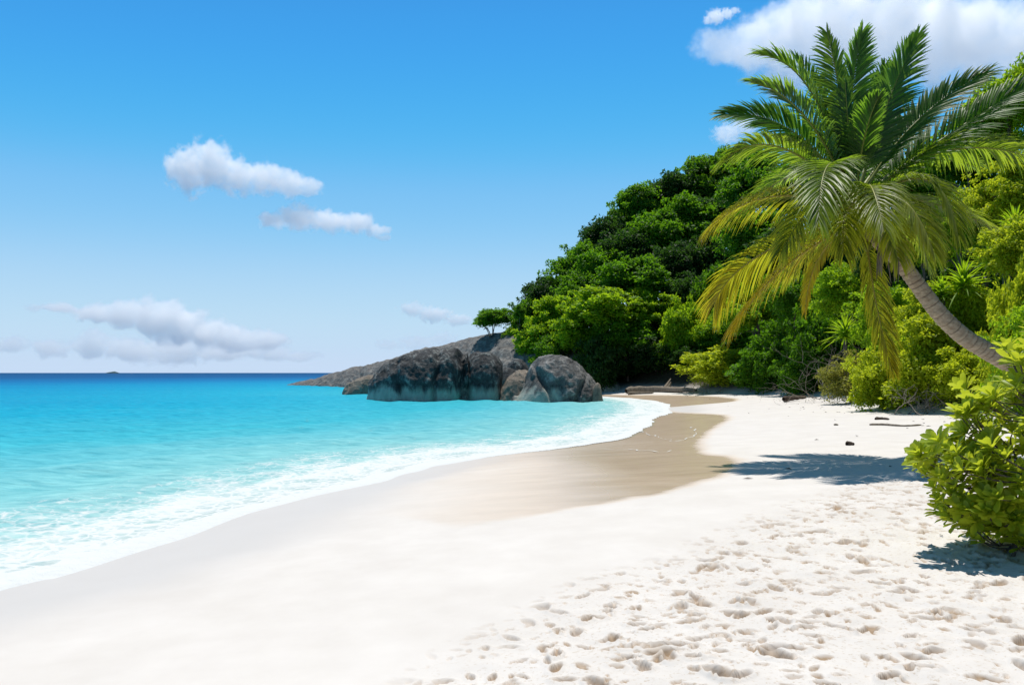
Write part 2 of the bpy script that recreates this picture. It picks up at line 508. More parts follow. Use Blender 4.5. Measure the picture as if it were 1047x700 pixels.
def sea_mat():
    t = NT('sea_water')
    p = t.pos()
    sd = t.attr('shore')
    al = t.attr('along')
    # body colour of the water grows with the distance from the shallow sand
    lg = t.math('DIVIDE', t.math('LOGARITHM', t.math('ADD', t.math('MAXIMUM', sd, 0.0), 1.0), 10.0), 3.0)
    wob = t.math('MULTIPLY', t.math('SUBTRACT', t.noise(t.vmul(p, (0.35, 1.0, 1)), 0.09, 3, 0.6), 0.5), 0.14)
    lg = t.math('ADD', lg, t.math('MULTIPLY', wob, t.math('MINIMUM', lg, 1.0)))
    body = t.ramp(lg, [(0.0, (0.44, 0.53, 0.50)), (0.14, (0.36, 0.51, 0.49)), (0.28, (0.20, 0.46, 0.475)), (0.40, (0.050, 0.37, 0.45)), (0.52, (0.012, 0.30, 0.44)),
                        (0.62, (0.004, 0.225, 0.40)), (0.72, (0.002, 0.13, 0.32)), (0.82, (0.002, 0.075, 0.22)), (1.0, (0.002, 0.055, 0.165))])
    # light and dark of the ripples painted into the body colour
    rip = t.noise(t.vmul(p, (0.7, 1.5, 1)), 1.7, 4, 0.6, 0.5)
    rip = t.ramp(rip, [(0.32, 0.0), (0.70, 1.0)])
    body = t.mixc(0.42, body, t.mixc(rip, (0.12, 0.36, 0.42), (0.85, 0.80, 0.78)), 'OVERLAY')
    n1 = t.noise(t.vmul(p, (0.8, 1.2, 1)), 2.6, 4, 0.62, 0.3)
    n2_ = t.noise(t.vmul(p, (0.6, 1.3, 1)), 0.35, 4, 0.65, 0.2)
    h = t.math('ADD', t.math('MULTIPLY', n1, 0.12), t.math('MULTIPLY', n2_, 0.5))
    nb = t.bump(h, 0.65, 1.0)
    diff = t.diffuse(body, nb)
    gl = t.n('ShaderNodeBsdfGlossy'); t.set(gl, 'Roughness', 0.12); t.set(gl, 'Normal', nb); t.set(gl, 'Color', (0.75, 0.92, 1, 1))
    fr = t.n('ShaderNodeFresnel'); t.set(fr, 'IOR', 1.33); t.set(fr, 'Normal', nb)
    fac = t.math('MINIMUM', t.math('MULTIPLY', fr.outputs[0], 0.5), 0.09)
    # shallow: the sand shows through
    tr = t.n('ShaderNodeBsdfTransparent'); t.set(tr, 'Color', (0.93, 0.99, 0.985, 1))
    op = t.math('SUBTRACT', 1.0, t.math('POWER', 2.718, t.math('MULTIPLY', t.attr('depth'), -22.0)))
    water = t.mixs(op, tr.outputs[0], diff)
    water = t.mixs(fac, water, gl.outputs[0])
    # foam: lacy near the edge, streaks further out
    cv = t.n('ShaderNodeCombineXYZ'); t.set(cv, 0, t.math('MULTIPLY', al, 0.55)); t.set(cv, 1, sd); t.set(cv, 2, 0.0)
    f1 = t.noise(cv.outputs[0], 1.1, 6, 0.68, 0.6)
    f2 = t.noise(p, 5.5, 5, 0.7, 0.4)
    vo = t.n('ShaderNodeTexVoronoi', feature='DISTANCE_TO_EDGE'); t.set(vo, 'Scale', 4.2)
    wv = t.n('ShaderNodeVectorMath', operation='ADD'); t.set(wv, 0, p)
    nz = t.n('ShaderNodeTexNoise'); t.set(nz, 'Vector', p); t.set(nz, 'Scale', 2.0)
    t.set(wv, 1, t.vmul(nz.outputs['Color'], (0.5, 0.5, 0)))
    t.set(vo, 'Vector', wv.outputs[0])
    lace = t.ramp(vo.outputs['Distance'], [(0.0, 1.0), (0.16, 0.0)])
    cover = t.ramp(t.math('DIVIDE', sd, 8.0), [(0.0, 0.66), (0.05, 0.54), (0.14, 0.48), (0.24, 0.51), (0.34, 0.40), (0.60, 0.27), (1.0, 0.06)])
    q = t.math('ADD', t.math('MULTIPLY', f1, 0.62), t.math('MULTIPLY', f2, 0.30))
    q = t.math('ADD', q, t.math('MULTIPLY', lace, 0.10))
    q = t.math('ADD', q, cover)
    fm = t.ramp(q, [(0.84, 0.0), (0.98, 0.75), (1.12, 1.0)])
    foam = t.diffuse((0.68, 0.69, 0.69), t.bump(f2, 0.8, 0.05))
    sh = t.mixs(t.math('MULTIPLY', fm, 0.92), water, foam)
    # the last film of water thins out to nothing on the sand
    edge = t.ramp(t.math('MULTIPLY', t.math('ADD', t.math('SUBTRACT', t.attr('depth'), 0.0006), t.math('MULTIPLY', t.math('SUBTRACT', f2, 0.5), 0.002)), 40000.0), [(0.0, 0.0), (1.0, 1.0)])
    return t.done(t.mixs(edge, tr.outputs[0], sh))

build_ground()
build_sea()
#@@REST
# ------------------------------------------------------------------ rocks
def rock_mat(name, dark, mid, pale, base, band_z, warm=0.0):
    t = NT(name)
    p = t.pos()
    n = t.noise(p, 0.9, 6, 0.7, 0.3)
    f = t.noise(t.vmul(p, (1, 1, 0.6)), 3.2, 5, 0.7)
    col = t.ramp(t.math('ADD', t.math('MULTIPLY', n, 0.6), t.math('MULTIPLY', f, 0.4)), [(0.34, dark), (0.52, mid), (0.68, pale)])
    # algae-pale band left by the tide, with drips
    sz = t.n('ShaderNodeSeparateXYZ'); t.set(sz, 0, p)
    drip = t.noise(t.vmul(p, (1, 1, 0.12)), 1.3, 4, 0.6)
    k = t.math('SUBTRACT', t.math('ADD', band_z, t.math('MULTIPLY', t.math('SUBTRACT', drip, 0.5), 2.6)), sz.outputs[2])
    band = t.ramp(t.math('MULTIPLY', k, 1.6), [(0.0, 0.0), (1.0, 1.0)])
    bcol = t.ramp(t.noise(t.vmul(p, (1, 1, 0.2)), 1.6, 4, 0.6), [(0.3, tuple(x * 0.72 for x in base)), (0.7, base)])
    col = t.mixc(t.math('MULTIPLY', band, t.attr('smoothface')), col, bcol)
    nb = t.bump(t.math('ADD', n, t.math('MULTIPLY', f, 0.8)), 1.0, 0.35)
    return t.done(t.bsdf(col, 0.82, 0.2, nb))

def rock_profile(name, prof, d0, depth, mat, base_v=409, seed=0, rough=0.5, lean=0.0, front=0.5, nx=230, nt=150, cracks=(), face=None, sharp=2.3):
    """rounded boulder whose crest follows a side profile; superellipse cross-sections give it its real thickness"""
    pu = np.array([q[0] for q in prof], float); pv = np.array([q[1] for q in prof], float)
    t = (1 - np.cos(np.linspace(0, np.pi, nx))) / 2
    u = pu[0] + (pu[-1] - pu[0]) * t
    vt = np.interp(u, pu, pv)
    k = np.array([0.2, 0.6, 0.2])
    for _ in range(3): vt[1:-1] = k[0] * vt[:-2] + k[1] * vt[1:-1] + k[2] * vt[2:]
    x = (u - CU) * d0 / F
    top = CAM_Z - (vt - HZ) * d0 / F
    zb = -1.3
    L = x[-1] - x[0]
    half = depth * 0.5 * np.clip(1 - np.abs(2 * t - 1) ** 2.6, 0.0, 1) ** 0.5
    th = np.linspace(-0.06 * np.pi, 1.06 * np.pi, nt)
    c, s_ = np.cos(th), np.sin(th)
    ex = 2 / sharp
    cc = np.sign(c) * np.abs(c) ** ex
    ss = np.sign(s_) * np.abs(s_) ** ex
    H = np.maximum(top - zb, 0.05)
    X = np.repeat(x[:, None], nt, 1)
    Z = zb + H[:, None] * ss[None]
    Y = d0 + depth * (0.5 - front) - half[:, None] * cc[None] + lean * (Z - zb)
    X = X + (np.abs(cc)[None] ** 3) * 0.02 * (X - X.mean())
    V = np.stack([X, Y, Z], -1).reshape(-1, 3)
    # outward direction from the axis
    cen = np.stack([X.mean() + 0.75 * (X - X.mean()), np.full_like(X, d0 + depth * (0.5 - front)), zb + 0.35 * H[:, None] + 0 * X], -1).reshape(-1, 3)
    nrm = V - cen; nrm /= np.linalg.norm(nrm, axis=1)[:, None] + 1e-9
    dsp = 0.45 * fbm(V / 2.2, 4, seed) + 0.24 * fbm(V / 1.2, 5, seed + 5, 0.5, ridged=True) + 0.07 * fbm(V / 0.3, 3, seed + 9, ridged=True)
    rw = np.ones(len(V))
    sm = np.ones(len(V))
    if face is not None:
        m = face(V)
        sm = m
        rw = 1 - 0.85 * m
        V = V - nrm * (0.35 * m)[:, None] * rough
    V = V + nrm * (dsp * rough * rw * np.minimum(1, H.repeat(nt) / 1.5))[:, None]
    for (cu, wid, dep, ang) in cracks:
        cx = (cu - CU) * d0 / F + ang * (V[:, 2]) + 0.10 * vnoise(V * np.array([0, 0, 1.1]) + cu, 3)
        g = np.exp(-((V[:, 0] - cx) / wid) ** 2)
        V[:, 1] += g * dep * (V[:, 1] < d0 + depth * 0.45)
        V[:, 2] -= g * dep * 0.22 * (V[:, 2] > 0.5)
    return mesh(name, V, grid_faces(nx, nt), {'smoothface': sm}, mat)

def band_face(zc, w, seed):
    return lambda V: 1 - sstep(zc - w, zc + w, V[:, 2] + 0.8 * vnoise(V * np.array([0.5, 0.5, 0.25]), seed))

m_rock = rock_mat('granite_dark', (0.017, 0.018, 0.020), (0.072, 0.074, 0.077), (0.42, 0.44, 0.42), (0.46, 0.49, 0.43), 1.3)
m_rock2 = rock_mat('granite_grey', (0.026, 0.026, 0.028), (0.15, 0.148, 0.145), (0.50, 0.485, 0.46), (0.48, 0.49, 0.43), 1.2)
m_slab = rock_mat('granite_slab', (0.05, 0.05, 0.05), (0.19, 0.18, 0.17), (0.36, 0.345, 0.32), (0.2, 0.18, 0.15), -3.0)
m_tan = rock_mat('granite_tan', (0.10, 0.085, 0.07), (0.25, 0.21, 0.17), (0.40, 0.35, 0.29), (0.30, 0.25, 0.2), 0.4)

o = rock_profile('boulder', [(373, 411), (375, 402), (380, 390), (390, 377), (402, 368), (418, 362), (436, 359), (455, 357), (466, 356), (473, 357), (478, 361), (479, 385), (480, 411)],
                 70, 8.5, m_rock, seed=3, rough=0.75, face=band_face(1.55, 0.5, 4), cracks=[(448, 0.22, 0.5, 0.05), (473, 0.35, 1.6, 0.0), (420, 0.3, 0.25, -0.3)], sharp=2.7)
tag(o, 'long dark boulder in the shallows with a pale green tide band, left of the cleft', 'boulder', 'boulders at the water edge')
o = rock_profile('boulder', [(475, 411), (477, 380), (481, 364), (488, 361), (500, 361), (509, 365), (515, 373), (518, 385), (517, 398), (514, 411)],
                 71, 6.5, m_rock, seed=13, rough=0.55, face=band_face(1.6, 0.45, 14), cracks=[(479, 0.2, 0.4, 0)], sharp=2.7)
tag(o, 'upright dark boulder half as long, right of the vertical cleft in the shallows', 'boulder', 'boulders at the water edge')
def face_c(V):
    q = ((V[:, 0] - (549 - CU) * 67 / F) / 2.1) ** 2 + ((V[:, 2] - 0.1) / 2.5) ** 2
    return (1 - sstep(0.7, 1.1, q + 0.25 * vnoise(V * 0.8, 2))) * (V[:, 1] < 68)
o = rock_profile('boulder', [(522, 412), (530, 400), (538, 386), (544, 374), (551, 367), (562, 364), (574, 363), (584, 366), (592, 373), (599, 381), (606, 390), (612, 399), (615, 412)],
                 67, 8, m_rock2, seed=23, rough=0.8, face=face_c, cracks=[(566, 0.25, 0.4, -0.6), (585, 0.2, 0.35, 0.5)], sharp=2.0)
tag(o, 'rugged grey boulder with a smooth hollow face, nearest the sandy beach', 'boulder', 'boulders at the water edge')
o = rock_profile('rock', [(509, 411), (513, 398), (519, 388), (528, 381), (537, 378), (545, 381), (551, 392), (554, 411)], 70, 5, m_tan, seed=33, rough=0.5, nx=110, nt=80)
tag(o, 'light tan rock wedged between the two dark boulders', 'rock')
o = rock_profile('rock', [(604, 411), (606, 397), (608, 393), (611, 391), (614, 394), (615, 402), (616, 411)], 64.5, 1.3, m_tan, seed=37, rough=0.12, nx=60, nt=50)
tag(o, 'small round brown rock at the beach end of the rugged boulder', 'rock')
o = rock_profile('rock', [(350, 401), (356, 392), (364, 388), (374, 384), (384, 383), (392, 388), (398, 401)], 88, 4, m_tan, seed=43, rough=0.5, nx=110, nt=80)
tag(o, 'low flat brown rock in the water left of the long boulder', 'rock')
for (prof, d, dep, sd, lab) in (
        ([(503, 400), (506, 385), (512, 378), (520, 376), (528, 379), (533, 388), (536, 400)], 79, 3, 51, 'small dark rock in the gap behind the tan rock'),
        ([(515, 398), (519, 372), (526, 366), (534, 368), (541, 377), (546, 398)], 84, 3.4, 53, 'dark rock high in the gap below the slab and the bush'),
        ([(612, 402), (615, 391), (621, 386), (628, 387), (633, 393), (636, 402)], 86, 2.2, 57, 'shaded bluish rock on the sand right of the rugged boulder')):
    o = rock_profile('rock', prof, d, dep, m_rock, seed=sd, rough=0.4, nx=90, nt=70)
    tag(o, lab, 'rock')

def build_slab():
    """long granite ledge running out to sea behind the boulders"""
    prof = [(286, 394.6, 158), (300, 391, 154), (330, 384, 146), (360, 376.5, 138), (378, 373, 134), (400, 368, 128), (425, 360, 122), (450, 353.5, 117), (480, 347, 112), (505, 342, 108), (525, 339, 105), (560, 340, 100), (600, 352, 95)]
    pu, pv, pd = (np.array(c, float) for c in zip(*prof))
    n, m = 320, 110
    u = np.linspace(pu[0], pu[-1], n)
    v = np.interp(u, pu, pv); d = np.interp(u, pu, pd)
    x = (u - CU) * d / F; zt = CAM_Z - (v - HZ) * d / F
    # crest line, then a rounded fall to the front and a steeper one behind
    q = np.linspace(0, 1, m)
    run = np.maximum(zt + 1.2, 0.3)
    fr = np.where(q < 0.62, (0.62 - q) / 0.62, (0.62 - q) / 0.38)      # 1 front foot, 0 crest, -1 back foot
    drop = np.abs(fr) ** 2.1
    Y = d[:, None] - np.where(fr > 0, fr, fr * 0.8)[None] * (run * 1.25 + 2.0)[:, None]
    X = x[:, None] - np.where(fr > 0, fr, 0)[None] * (0.25 * run)[:, None]
    Z = zt[:, None] - drop[None] * (zt + 1.4)[:, None]
    V = np.stack([X, Y, Z], -1).reshape(-1, 3)
    w = np.clip(np.repeat(run, m) / 3, 0.1, 1)
    st = V.copy(); st[:, 2] = st[:, 2] * 3 + st[:, 0] * 0.9; st[:, 0] *= 0.3
    V[:, 2] += w * (0.38 * fbm(V / 5, 4, 61) + 0.22 * fbm(st / 2.4, 4, 63, ridged=True) + 0.08 * fbm(V / 0.6, 3, 65))
    step = sstep(-37.0, -34.5, V[:, 0] + 0.6 * vnoise(V / 2, 5)) 
    V[:, 2] += 0.35 * (step - 1) * w
    o = mesh('rock_ledge', V, grid_faces(n, m)[:, ::-1], {'smoothface': np.zeros(len(V))}, m_slab)
    tag(o, 'long sloping brown granite ledge running down into the sea behind the boulders', 'rock ledge')
build_slab()

def island():
    n, m = 60, 14
    t = np.linspace(0, 1, n)
    d = 3800.0
    x = (108 + 14 * t - CU) * d / F
    h = 9.5 * np.sin(np.pi * t) ** 0.6 * (0.55 + 0.45 * np.exp(-((t - 0.62) / 0.22) ** 2)) + 1.2 * vnoise(np.stack([t * 9, t * 0, t * 0], -1), 2)
    th = np.linspace(0, np.pi, m)
    V = np.stack([np.repeat(x[:, None], m, 1), d - 30 * np.cos(th)[None] * np.sin(np.pi * t)[:, None], -1 + np.maximum(h + 1, .1)[:, None] * np.sin(th)[None]], -1).reshape(-1, 3)
    t2 = NT('far_island'); 
    o = mesh('island', V, grid_faces(n, m), None, t2.done(t2.bsdf((0.06, 0.10, 0.11), 0.9, 0.1)))
    tag(o, 'tiny low island far off on the sea horizon', 'island')
island()

# ------------------------------------------------------------------ foliage
def rot_basis(nrm, rg):
    """two tangent vectors for every normal, turned at random"""
    n = nrm / (np.linalg.norm(nrm, axis=1)[:, None] + 1e-9)
    r = rg.normal(size=n.shape)
    a = np.cross(n, r); a /= np.linalg.norm(a, axis=1)[:, None] + 1e-9
    return n, a, np.cross(n, a)

def leaves(base, dirn, nrm, length, width, rg, bend=0.25, var=None):
    """diamond leaves folded along their length; arrays of equal length"""
    n = len(base)
    d = dirn / (np.linalg.norm(dirn, axis=1)[:, None] + 1e-9)
    s = np.cross(d, nrm); s /= np.linalg.norm(s, axis=1)[:, None] + 1e-9
    up = np.cross(s, d)
    L = np.broadcast_to(np.asarray(length, float), (n,))[:, None]; W = np.broadcast_to(np.asarray(width, float), (n,))[:, None]
    mid = base + d * L * 0.55 - up * L * bend * 0.15
    V = np.stack([base, mid + s * W * 0.5 + up * W * 0.16, base + d * L - up * L * bend * 0.5, mid - s * W * 0.5 + up * W * 0.16], 1).reshape(-1, 3)
    i = np.arange(n)[:, None] * 4
    f = np.concatenate([i + np.array([[0, 1, 2]]), i + np.array([[0, 2, 3]])])
    a = np.repeat(rg.random(n) if var is None else var, 4)
    return V, f, a

def crown_proto(seed, nlobes=64, nleaf=9000, leaf=0.13, shape=(1, 1, 0.8), lobe=(0.14, 0.40), flat=0.8, low=-0.8):
    """crown of unit half-width: leaf shells on many uneven lobes"""
    rg = np.random.default_rng(seed)
    C, RR = [], []
    while len(C) < nlobes:
        q = rg.normal(size=3); q /= np.linalg.norm(q)
        if q[2] < low: continue
        k = rg.uniform(0.35, 0.9)
        r = lobe[0] + (lobe[1] - lobe[0]) * rg.random() ** 1.6
        C.append(q * k * np.array(shape)); RR.append(r)
    for k in range(46):                      # sprays that break the outline
        q = rg.normal(size=3); q /= np.linalg.norm(q)
        if q[2] < -0.3: continue
        C.append(q * rg.uniform(0.88, 1.18) * np.array(shape)); RR.append(rg.uniform(0.06, 0.13))
    C, RR = np.array(C), np.array(RR); nlobes = len(C)
    w = RR ** 2; w /= w.sum()
    id_ = rg.choice(nlobes, nleaf, p=w)
    q = rg.normal(size=(nleaf, 3)); q[:, 2] = np.where(rg.random(nleaf) < 0.72, np.abs(q[:, 2]), q[:, 2])
    q /= np.linalg.norm(q, axis=1)[:, None]
    rad = RR[id_] * (1 - 0.45 * rg.random(nleaf) ** 2.2) * (1 + 0.42 * vnoise(q * 2.9 + id_[:, None] * 3.1, seed))
    p = C[id_] + q * rad[:, None] * np.array([1, 1, flat])
    # leaves tilt between outward and skyward, tips hang
    nr = q * 0.6 + np.array([0, -0.0, 0.5]) + rg.normal(size=q.shape) * 0.55
    n_, a, b = rot_basis(nr, rg)
    out = q * np.array([1, 1, 0.3]) + a * 0.8
    V, f, _ = leaves(p, out, n_, leaf * rg.uniform(0.65, 1.25, nleaf), leaf * 0.58 * rg.uniform(0.7, 1.2, nleaf), rg, 0.5)
    lv = rg.random(nlobes)
    var = np.clip(0.55 * lv[id_] + 0.45 * rg.random(nleaf), 0, 1)
    return V, f, np.repeat(var, 4)

def proto_mesh(name, data, mat):
    V, f, a = data
    o = mesh(name, V, f, {'var': a}, mat)
    me = o.data
    bpy.data.objects.remove(o)
    return me

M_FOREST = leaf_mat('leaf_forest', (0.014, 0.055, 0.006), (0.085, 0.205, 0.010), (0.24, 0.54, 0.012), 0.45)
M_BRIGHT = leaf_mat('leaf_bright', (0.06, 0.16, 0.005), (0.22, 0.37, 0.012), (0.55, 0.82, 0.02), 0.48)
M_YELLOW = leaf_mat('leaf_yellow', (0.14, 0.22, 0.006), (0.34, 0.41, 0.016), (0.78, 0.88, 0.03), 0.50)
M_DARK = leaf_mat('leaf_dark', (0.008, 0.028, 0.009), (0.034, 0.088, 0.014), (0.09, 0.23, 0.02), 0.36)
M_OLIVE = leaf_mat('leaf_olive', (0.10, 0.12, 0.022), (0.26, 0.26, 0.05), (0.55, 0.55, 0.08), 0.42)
M_BARK = bark_mat('bark_grey', (0.05, 0.04, 0.032), (0.16, 0.135, 0.11))
M_TWIG = bark_mat('twig_pale', (0.14, 0.115, 0.09), (0.33, 0.29, 0.24))

protos = {}
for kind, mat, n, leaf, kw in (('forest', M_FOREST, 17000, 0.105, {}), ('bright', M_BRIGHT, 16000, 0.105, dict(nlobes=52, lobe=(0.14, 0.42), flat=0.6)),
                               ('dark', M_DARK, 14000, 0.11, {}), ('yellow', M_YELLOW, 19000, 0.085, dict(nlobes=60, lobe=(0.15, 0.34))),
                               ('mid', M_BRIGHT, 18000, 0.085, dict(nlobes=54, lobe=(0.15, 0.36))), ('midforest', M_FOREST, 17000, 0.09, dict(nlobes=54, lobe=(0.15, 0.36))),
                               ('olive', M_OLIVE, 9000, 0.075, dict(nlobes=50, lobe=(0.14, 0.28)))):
    protos[kind] = [proto_mesh(kind + '_crown', crown_proto(100 + 7 * i + len(kind) * 13, nleaf=n, leaf=leaf, **kw), mat) for i in range(3)]

def trunk_mesh(seed, nl=5):
    """unit-height trunk with limbs that reach into a crown of unit half-width centred on its top"""
    rg = np.random.default_rng(seed)
    b = Bag()
    t = np.linspace(0, 1, 12)
    wob = np.stack([0.05 * np.sin(3 * t + seed), 0.05 * np.cos(2.2 * t + seed), t], -1)
    V, f = tube(wob, 0.04 - 0.022 * t, 8); b.add(V, f)
    for k in range(nl):
        a = rg.uniform(0, 6.28); t0 = rg.uniform(0.45, 0.85)
        s0 = np.array([np.interp(t0, t, wob[:, i]) for i in range(3)])
        e = s0 + np.array([math.cos(a) * rg.uniform(.25, .42), math.sin(a) * rg.uniform(.25, .42), rg.uniform(0.12, 0.35)])
        tt = np.linspace(0, 1, 7)[:, None]
        pth = s0 * (1 - tt) + e * tt + np.array([0, 0, 0.10]) * np.sin(np.pi * tt)
        V, f = tube(pth, 0.018 * (1 - 0.8 * tt[:, 0]), 6); b.add(V, f)
    o = b.obj('trunk', M_BARK)
    me = o.data; bpy.data.objects.remove(o)
    return me
TRUNKS = [trunk_mesh(k) for k in range(3)]

def gz(x, y):
    z, s, al, e = terrain(np.array([float(x)]), np.array([float(y)]))
    return float(z[0])

_pi = 0
def tree(u, v, d, w, h, kind, label, name='tree', cat='tree', group=None, depth=1.0, grounded=False):
    """broadleaf tree whose crown centre stands at depth d; w and h are the crown's size in photo px"""
    global _pi
    _pi += 1
    c = P(u, v, d)
    zg = gz(c[0], c[1])
    rw, rh = w * d / F / 2, h * d / F / 2
    bot = min(zg, c[2] - rh * 0.9)
    if grounded or c[2] - zg < 1.7 * rh:           # bushy to the ground
        top = c[2] + rh
        bot = zg
        rh = (top - zg) * 0.6
        c[2] = top - rh
    r = empty(name, (c[0], c[1], bot - 0.1))
    tag(r, label, cat, group)
    rg = random.Random(_pi * 31)
    me = protos[kind][_pi % 3]
    cr = bpy.data.objects.new('crown', me); COL.objects.link(cr); cr.parent = r
    cr.location = (0, 0, c[2] - bot + 0.1)
    cr.rotation_euler = (rg.uniform(-.12, .12), rg.uniform(-.12, .12), rg.uniform(0, 6.28))
    cr.scale = (rw, rw * depth, rh * 1.2)
    tr = bpy.data.objects.new('trunk', TRUNKS[_pi % 3]); COL.objects.link(tr); tr.parent = r
    H = c[2] - bot + 0.1
    tr.scale = (rw * 1.3, rw * 1.3, H)
    tr.rotation_euler = (0, 0, rg.uniform(0, 6.28))
    return r

#            u    v    d    w   h   kind
HILL = [
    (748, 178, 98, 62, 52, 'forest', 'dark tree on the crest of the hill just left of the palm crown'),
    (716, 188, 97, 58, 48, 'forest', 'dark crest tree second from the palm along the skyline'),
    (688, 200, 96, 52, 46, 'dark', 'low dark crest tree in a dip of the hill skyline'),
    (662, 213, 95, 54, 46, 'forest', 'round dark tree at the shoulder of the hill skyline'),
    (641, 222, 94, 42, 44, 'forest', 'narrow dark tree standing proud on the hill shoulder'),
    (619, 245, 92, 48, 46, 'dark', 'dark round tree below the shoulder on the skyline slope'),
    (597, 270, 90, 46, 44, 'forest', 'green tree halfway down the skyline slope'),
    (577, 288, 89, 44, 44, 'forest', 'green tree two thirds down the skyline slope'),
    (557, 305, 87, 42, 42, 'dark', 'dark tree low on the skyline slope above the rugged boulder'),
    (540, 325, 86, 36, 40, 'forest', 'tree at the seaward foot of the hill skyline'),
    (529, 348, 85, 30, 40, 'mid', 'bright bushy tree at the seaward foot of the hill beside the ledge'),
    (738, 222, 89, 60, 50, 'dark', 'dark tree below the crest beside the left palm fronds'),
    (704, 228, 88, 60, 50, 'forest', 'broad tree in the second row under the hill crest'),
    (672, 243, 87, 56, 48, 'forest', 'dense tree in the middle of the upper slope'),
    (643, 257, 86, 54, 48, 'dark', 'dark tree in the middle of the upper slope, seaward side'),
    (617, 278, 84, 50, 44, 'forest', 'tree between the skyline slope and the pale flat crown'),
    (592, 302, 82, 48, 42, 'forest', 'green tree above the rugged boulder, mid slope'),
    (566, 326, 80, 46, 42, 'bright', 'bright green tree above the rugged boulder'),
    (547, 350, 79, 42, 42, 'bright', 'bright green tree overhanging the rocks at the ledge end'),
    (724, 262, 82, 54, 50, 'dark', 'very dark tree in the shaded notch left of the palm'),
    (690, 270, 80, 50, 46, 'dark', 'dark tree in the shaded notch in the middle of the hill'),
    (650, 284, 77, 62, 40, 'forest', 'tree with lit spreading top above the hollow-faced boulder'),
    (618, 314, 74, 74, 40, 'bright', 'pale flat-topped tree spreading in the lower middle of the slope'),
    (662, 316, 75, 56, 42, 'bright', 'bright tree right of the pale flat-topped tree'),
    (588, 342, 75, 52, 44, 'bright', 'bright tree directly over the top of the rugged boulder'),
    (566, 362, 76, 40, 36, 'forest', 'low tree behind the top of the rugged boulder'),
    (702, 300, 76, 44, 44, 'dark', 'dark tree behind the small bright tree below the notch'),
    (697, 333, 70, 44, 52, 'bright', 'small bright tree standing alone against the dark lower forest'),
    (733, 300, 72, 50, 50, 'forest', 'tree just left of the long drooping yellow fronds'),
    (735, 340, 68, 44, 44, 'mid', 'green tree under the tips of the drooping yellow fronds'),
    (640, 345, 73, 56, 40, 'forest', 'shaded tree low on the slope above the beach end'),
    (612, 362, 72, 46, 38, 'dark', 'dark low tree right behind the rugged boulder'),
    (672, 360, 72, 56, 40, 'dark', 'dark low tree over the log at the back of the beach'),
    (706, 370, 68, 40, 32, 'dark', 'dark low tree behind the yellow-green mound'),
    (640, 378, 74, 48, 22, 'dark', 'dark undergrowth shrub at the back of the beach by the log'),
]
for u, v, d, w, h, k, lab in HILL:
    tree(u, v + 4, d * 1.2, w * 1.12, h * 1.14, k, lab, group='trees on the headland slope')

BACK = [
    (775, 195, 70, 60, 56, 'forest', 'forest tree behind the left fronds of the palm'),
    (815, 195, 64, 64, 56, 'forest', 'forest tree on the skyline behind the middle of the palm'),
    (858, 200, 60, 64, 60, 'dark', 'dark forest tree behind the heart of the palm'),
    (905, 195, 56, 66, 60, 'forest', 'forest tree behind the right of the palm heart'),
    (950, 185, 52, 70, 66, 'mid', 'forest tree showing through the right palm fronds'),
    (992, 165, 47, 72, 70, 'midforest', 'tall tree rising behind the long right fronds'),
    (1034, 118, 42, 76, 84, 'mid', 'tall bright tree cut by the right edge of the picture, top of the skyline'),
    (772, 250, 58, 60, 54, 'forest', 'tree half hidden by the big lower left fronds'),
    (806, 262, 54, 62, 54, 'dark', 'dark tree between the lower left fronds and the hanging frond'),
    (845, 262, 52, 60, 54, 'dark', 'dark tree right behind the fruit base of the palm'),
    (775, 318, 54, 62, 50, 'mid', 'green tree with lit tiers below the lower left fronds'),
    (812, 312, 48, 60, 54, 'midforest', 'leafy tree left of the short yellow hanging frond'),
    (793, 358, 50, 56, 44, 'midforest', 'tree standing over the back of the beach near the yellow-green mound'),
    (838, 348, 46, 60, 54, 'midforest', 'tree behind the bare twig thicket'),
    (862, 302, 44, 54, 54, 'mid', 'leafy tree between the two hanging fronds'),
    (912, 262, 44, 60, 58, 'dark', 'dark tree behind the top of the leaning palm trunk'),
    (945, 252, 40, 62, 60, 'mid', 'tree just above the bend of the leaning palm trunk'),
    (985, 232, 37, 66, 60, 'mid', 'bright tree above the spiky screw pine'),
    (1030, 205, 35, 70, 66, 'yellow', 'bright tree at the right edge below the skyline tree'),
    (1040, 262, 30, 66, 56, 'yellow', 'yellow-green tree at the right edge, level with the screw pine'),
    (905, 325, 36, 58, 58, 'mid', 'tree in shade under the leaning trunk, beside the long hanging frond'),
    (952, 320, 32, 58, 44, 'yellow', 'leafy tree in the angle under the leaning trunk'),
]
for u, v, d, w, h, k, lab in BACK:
    tree(u, v, d * float(np.interp(u, [760, 800, 860, 930, 1040], [1.3, 1.3, 1.22, 1.12, 1.05])), w * 1.15, h * 1.2, k, lab, group='forest trees behind the palm')

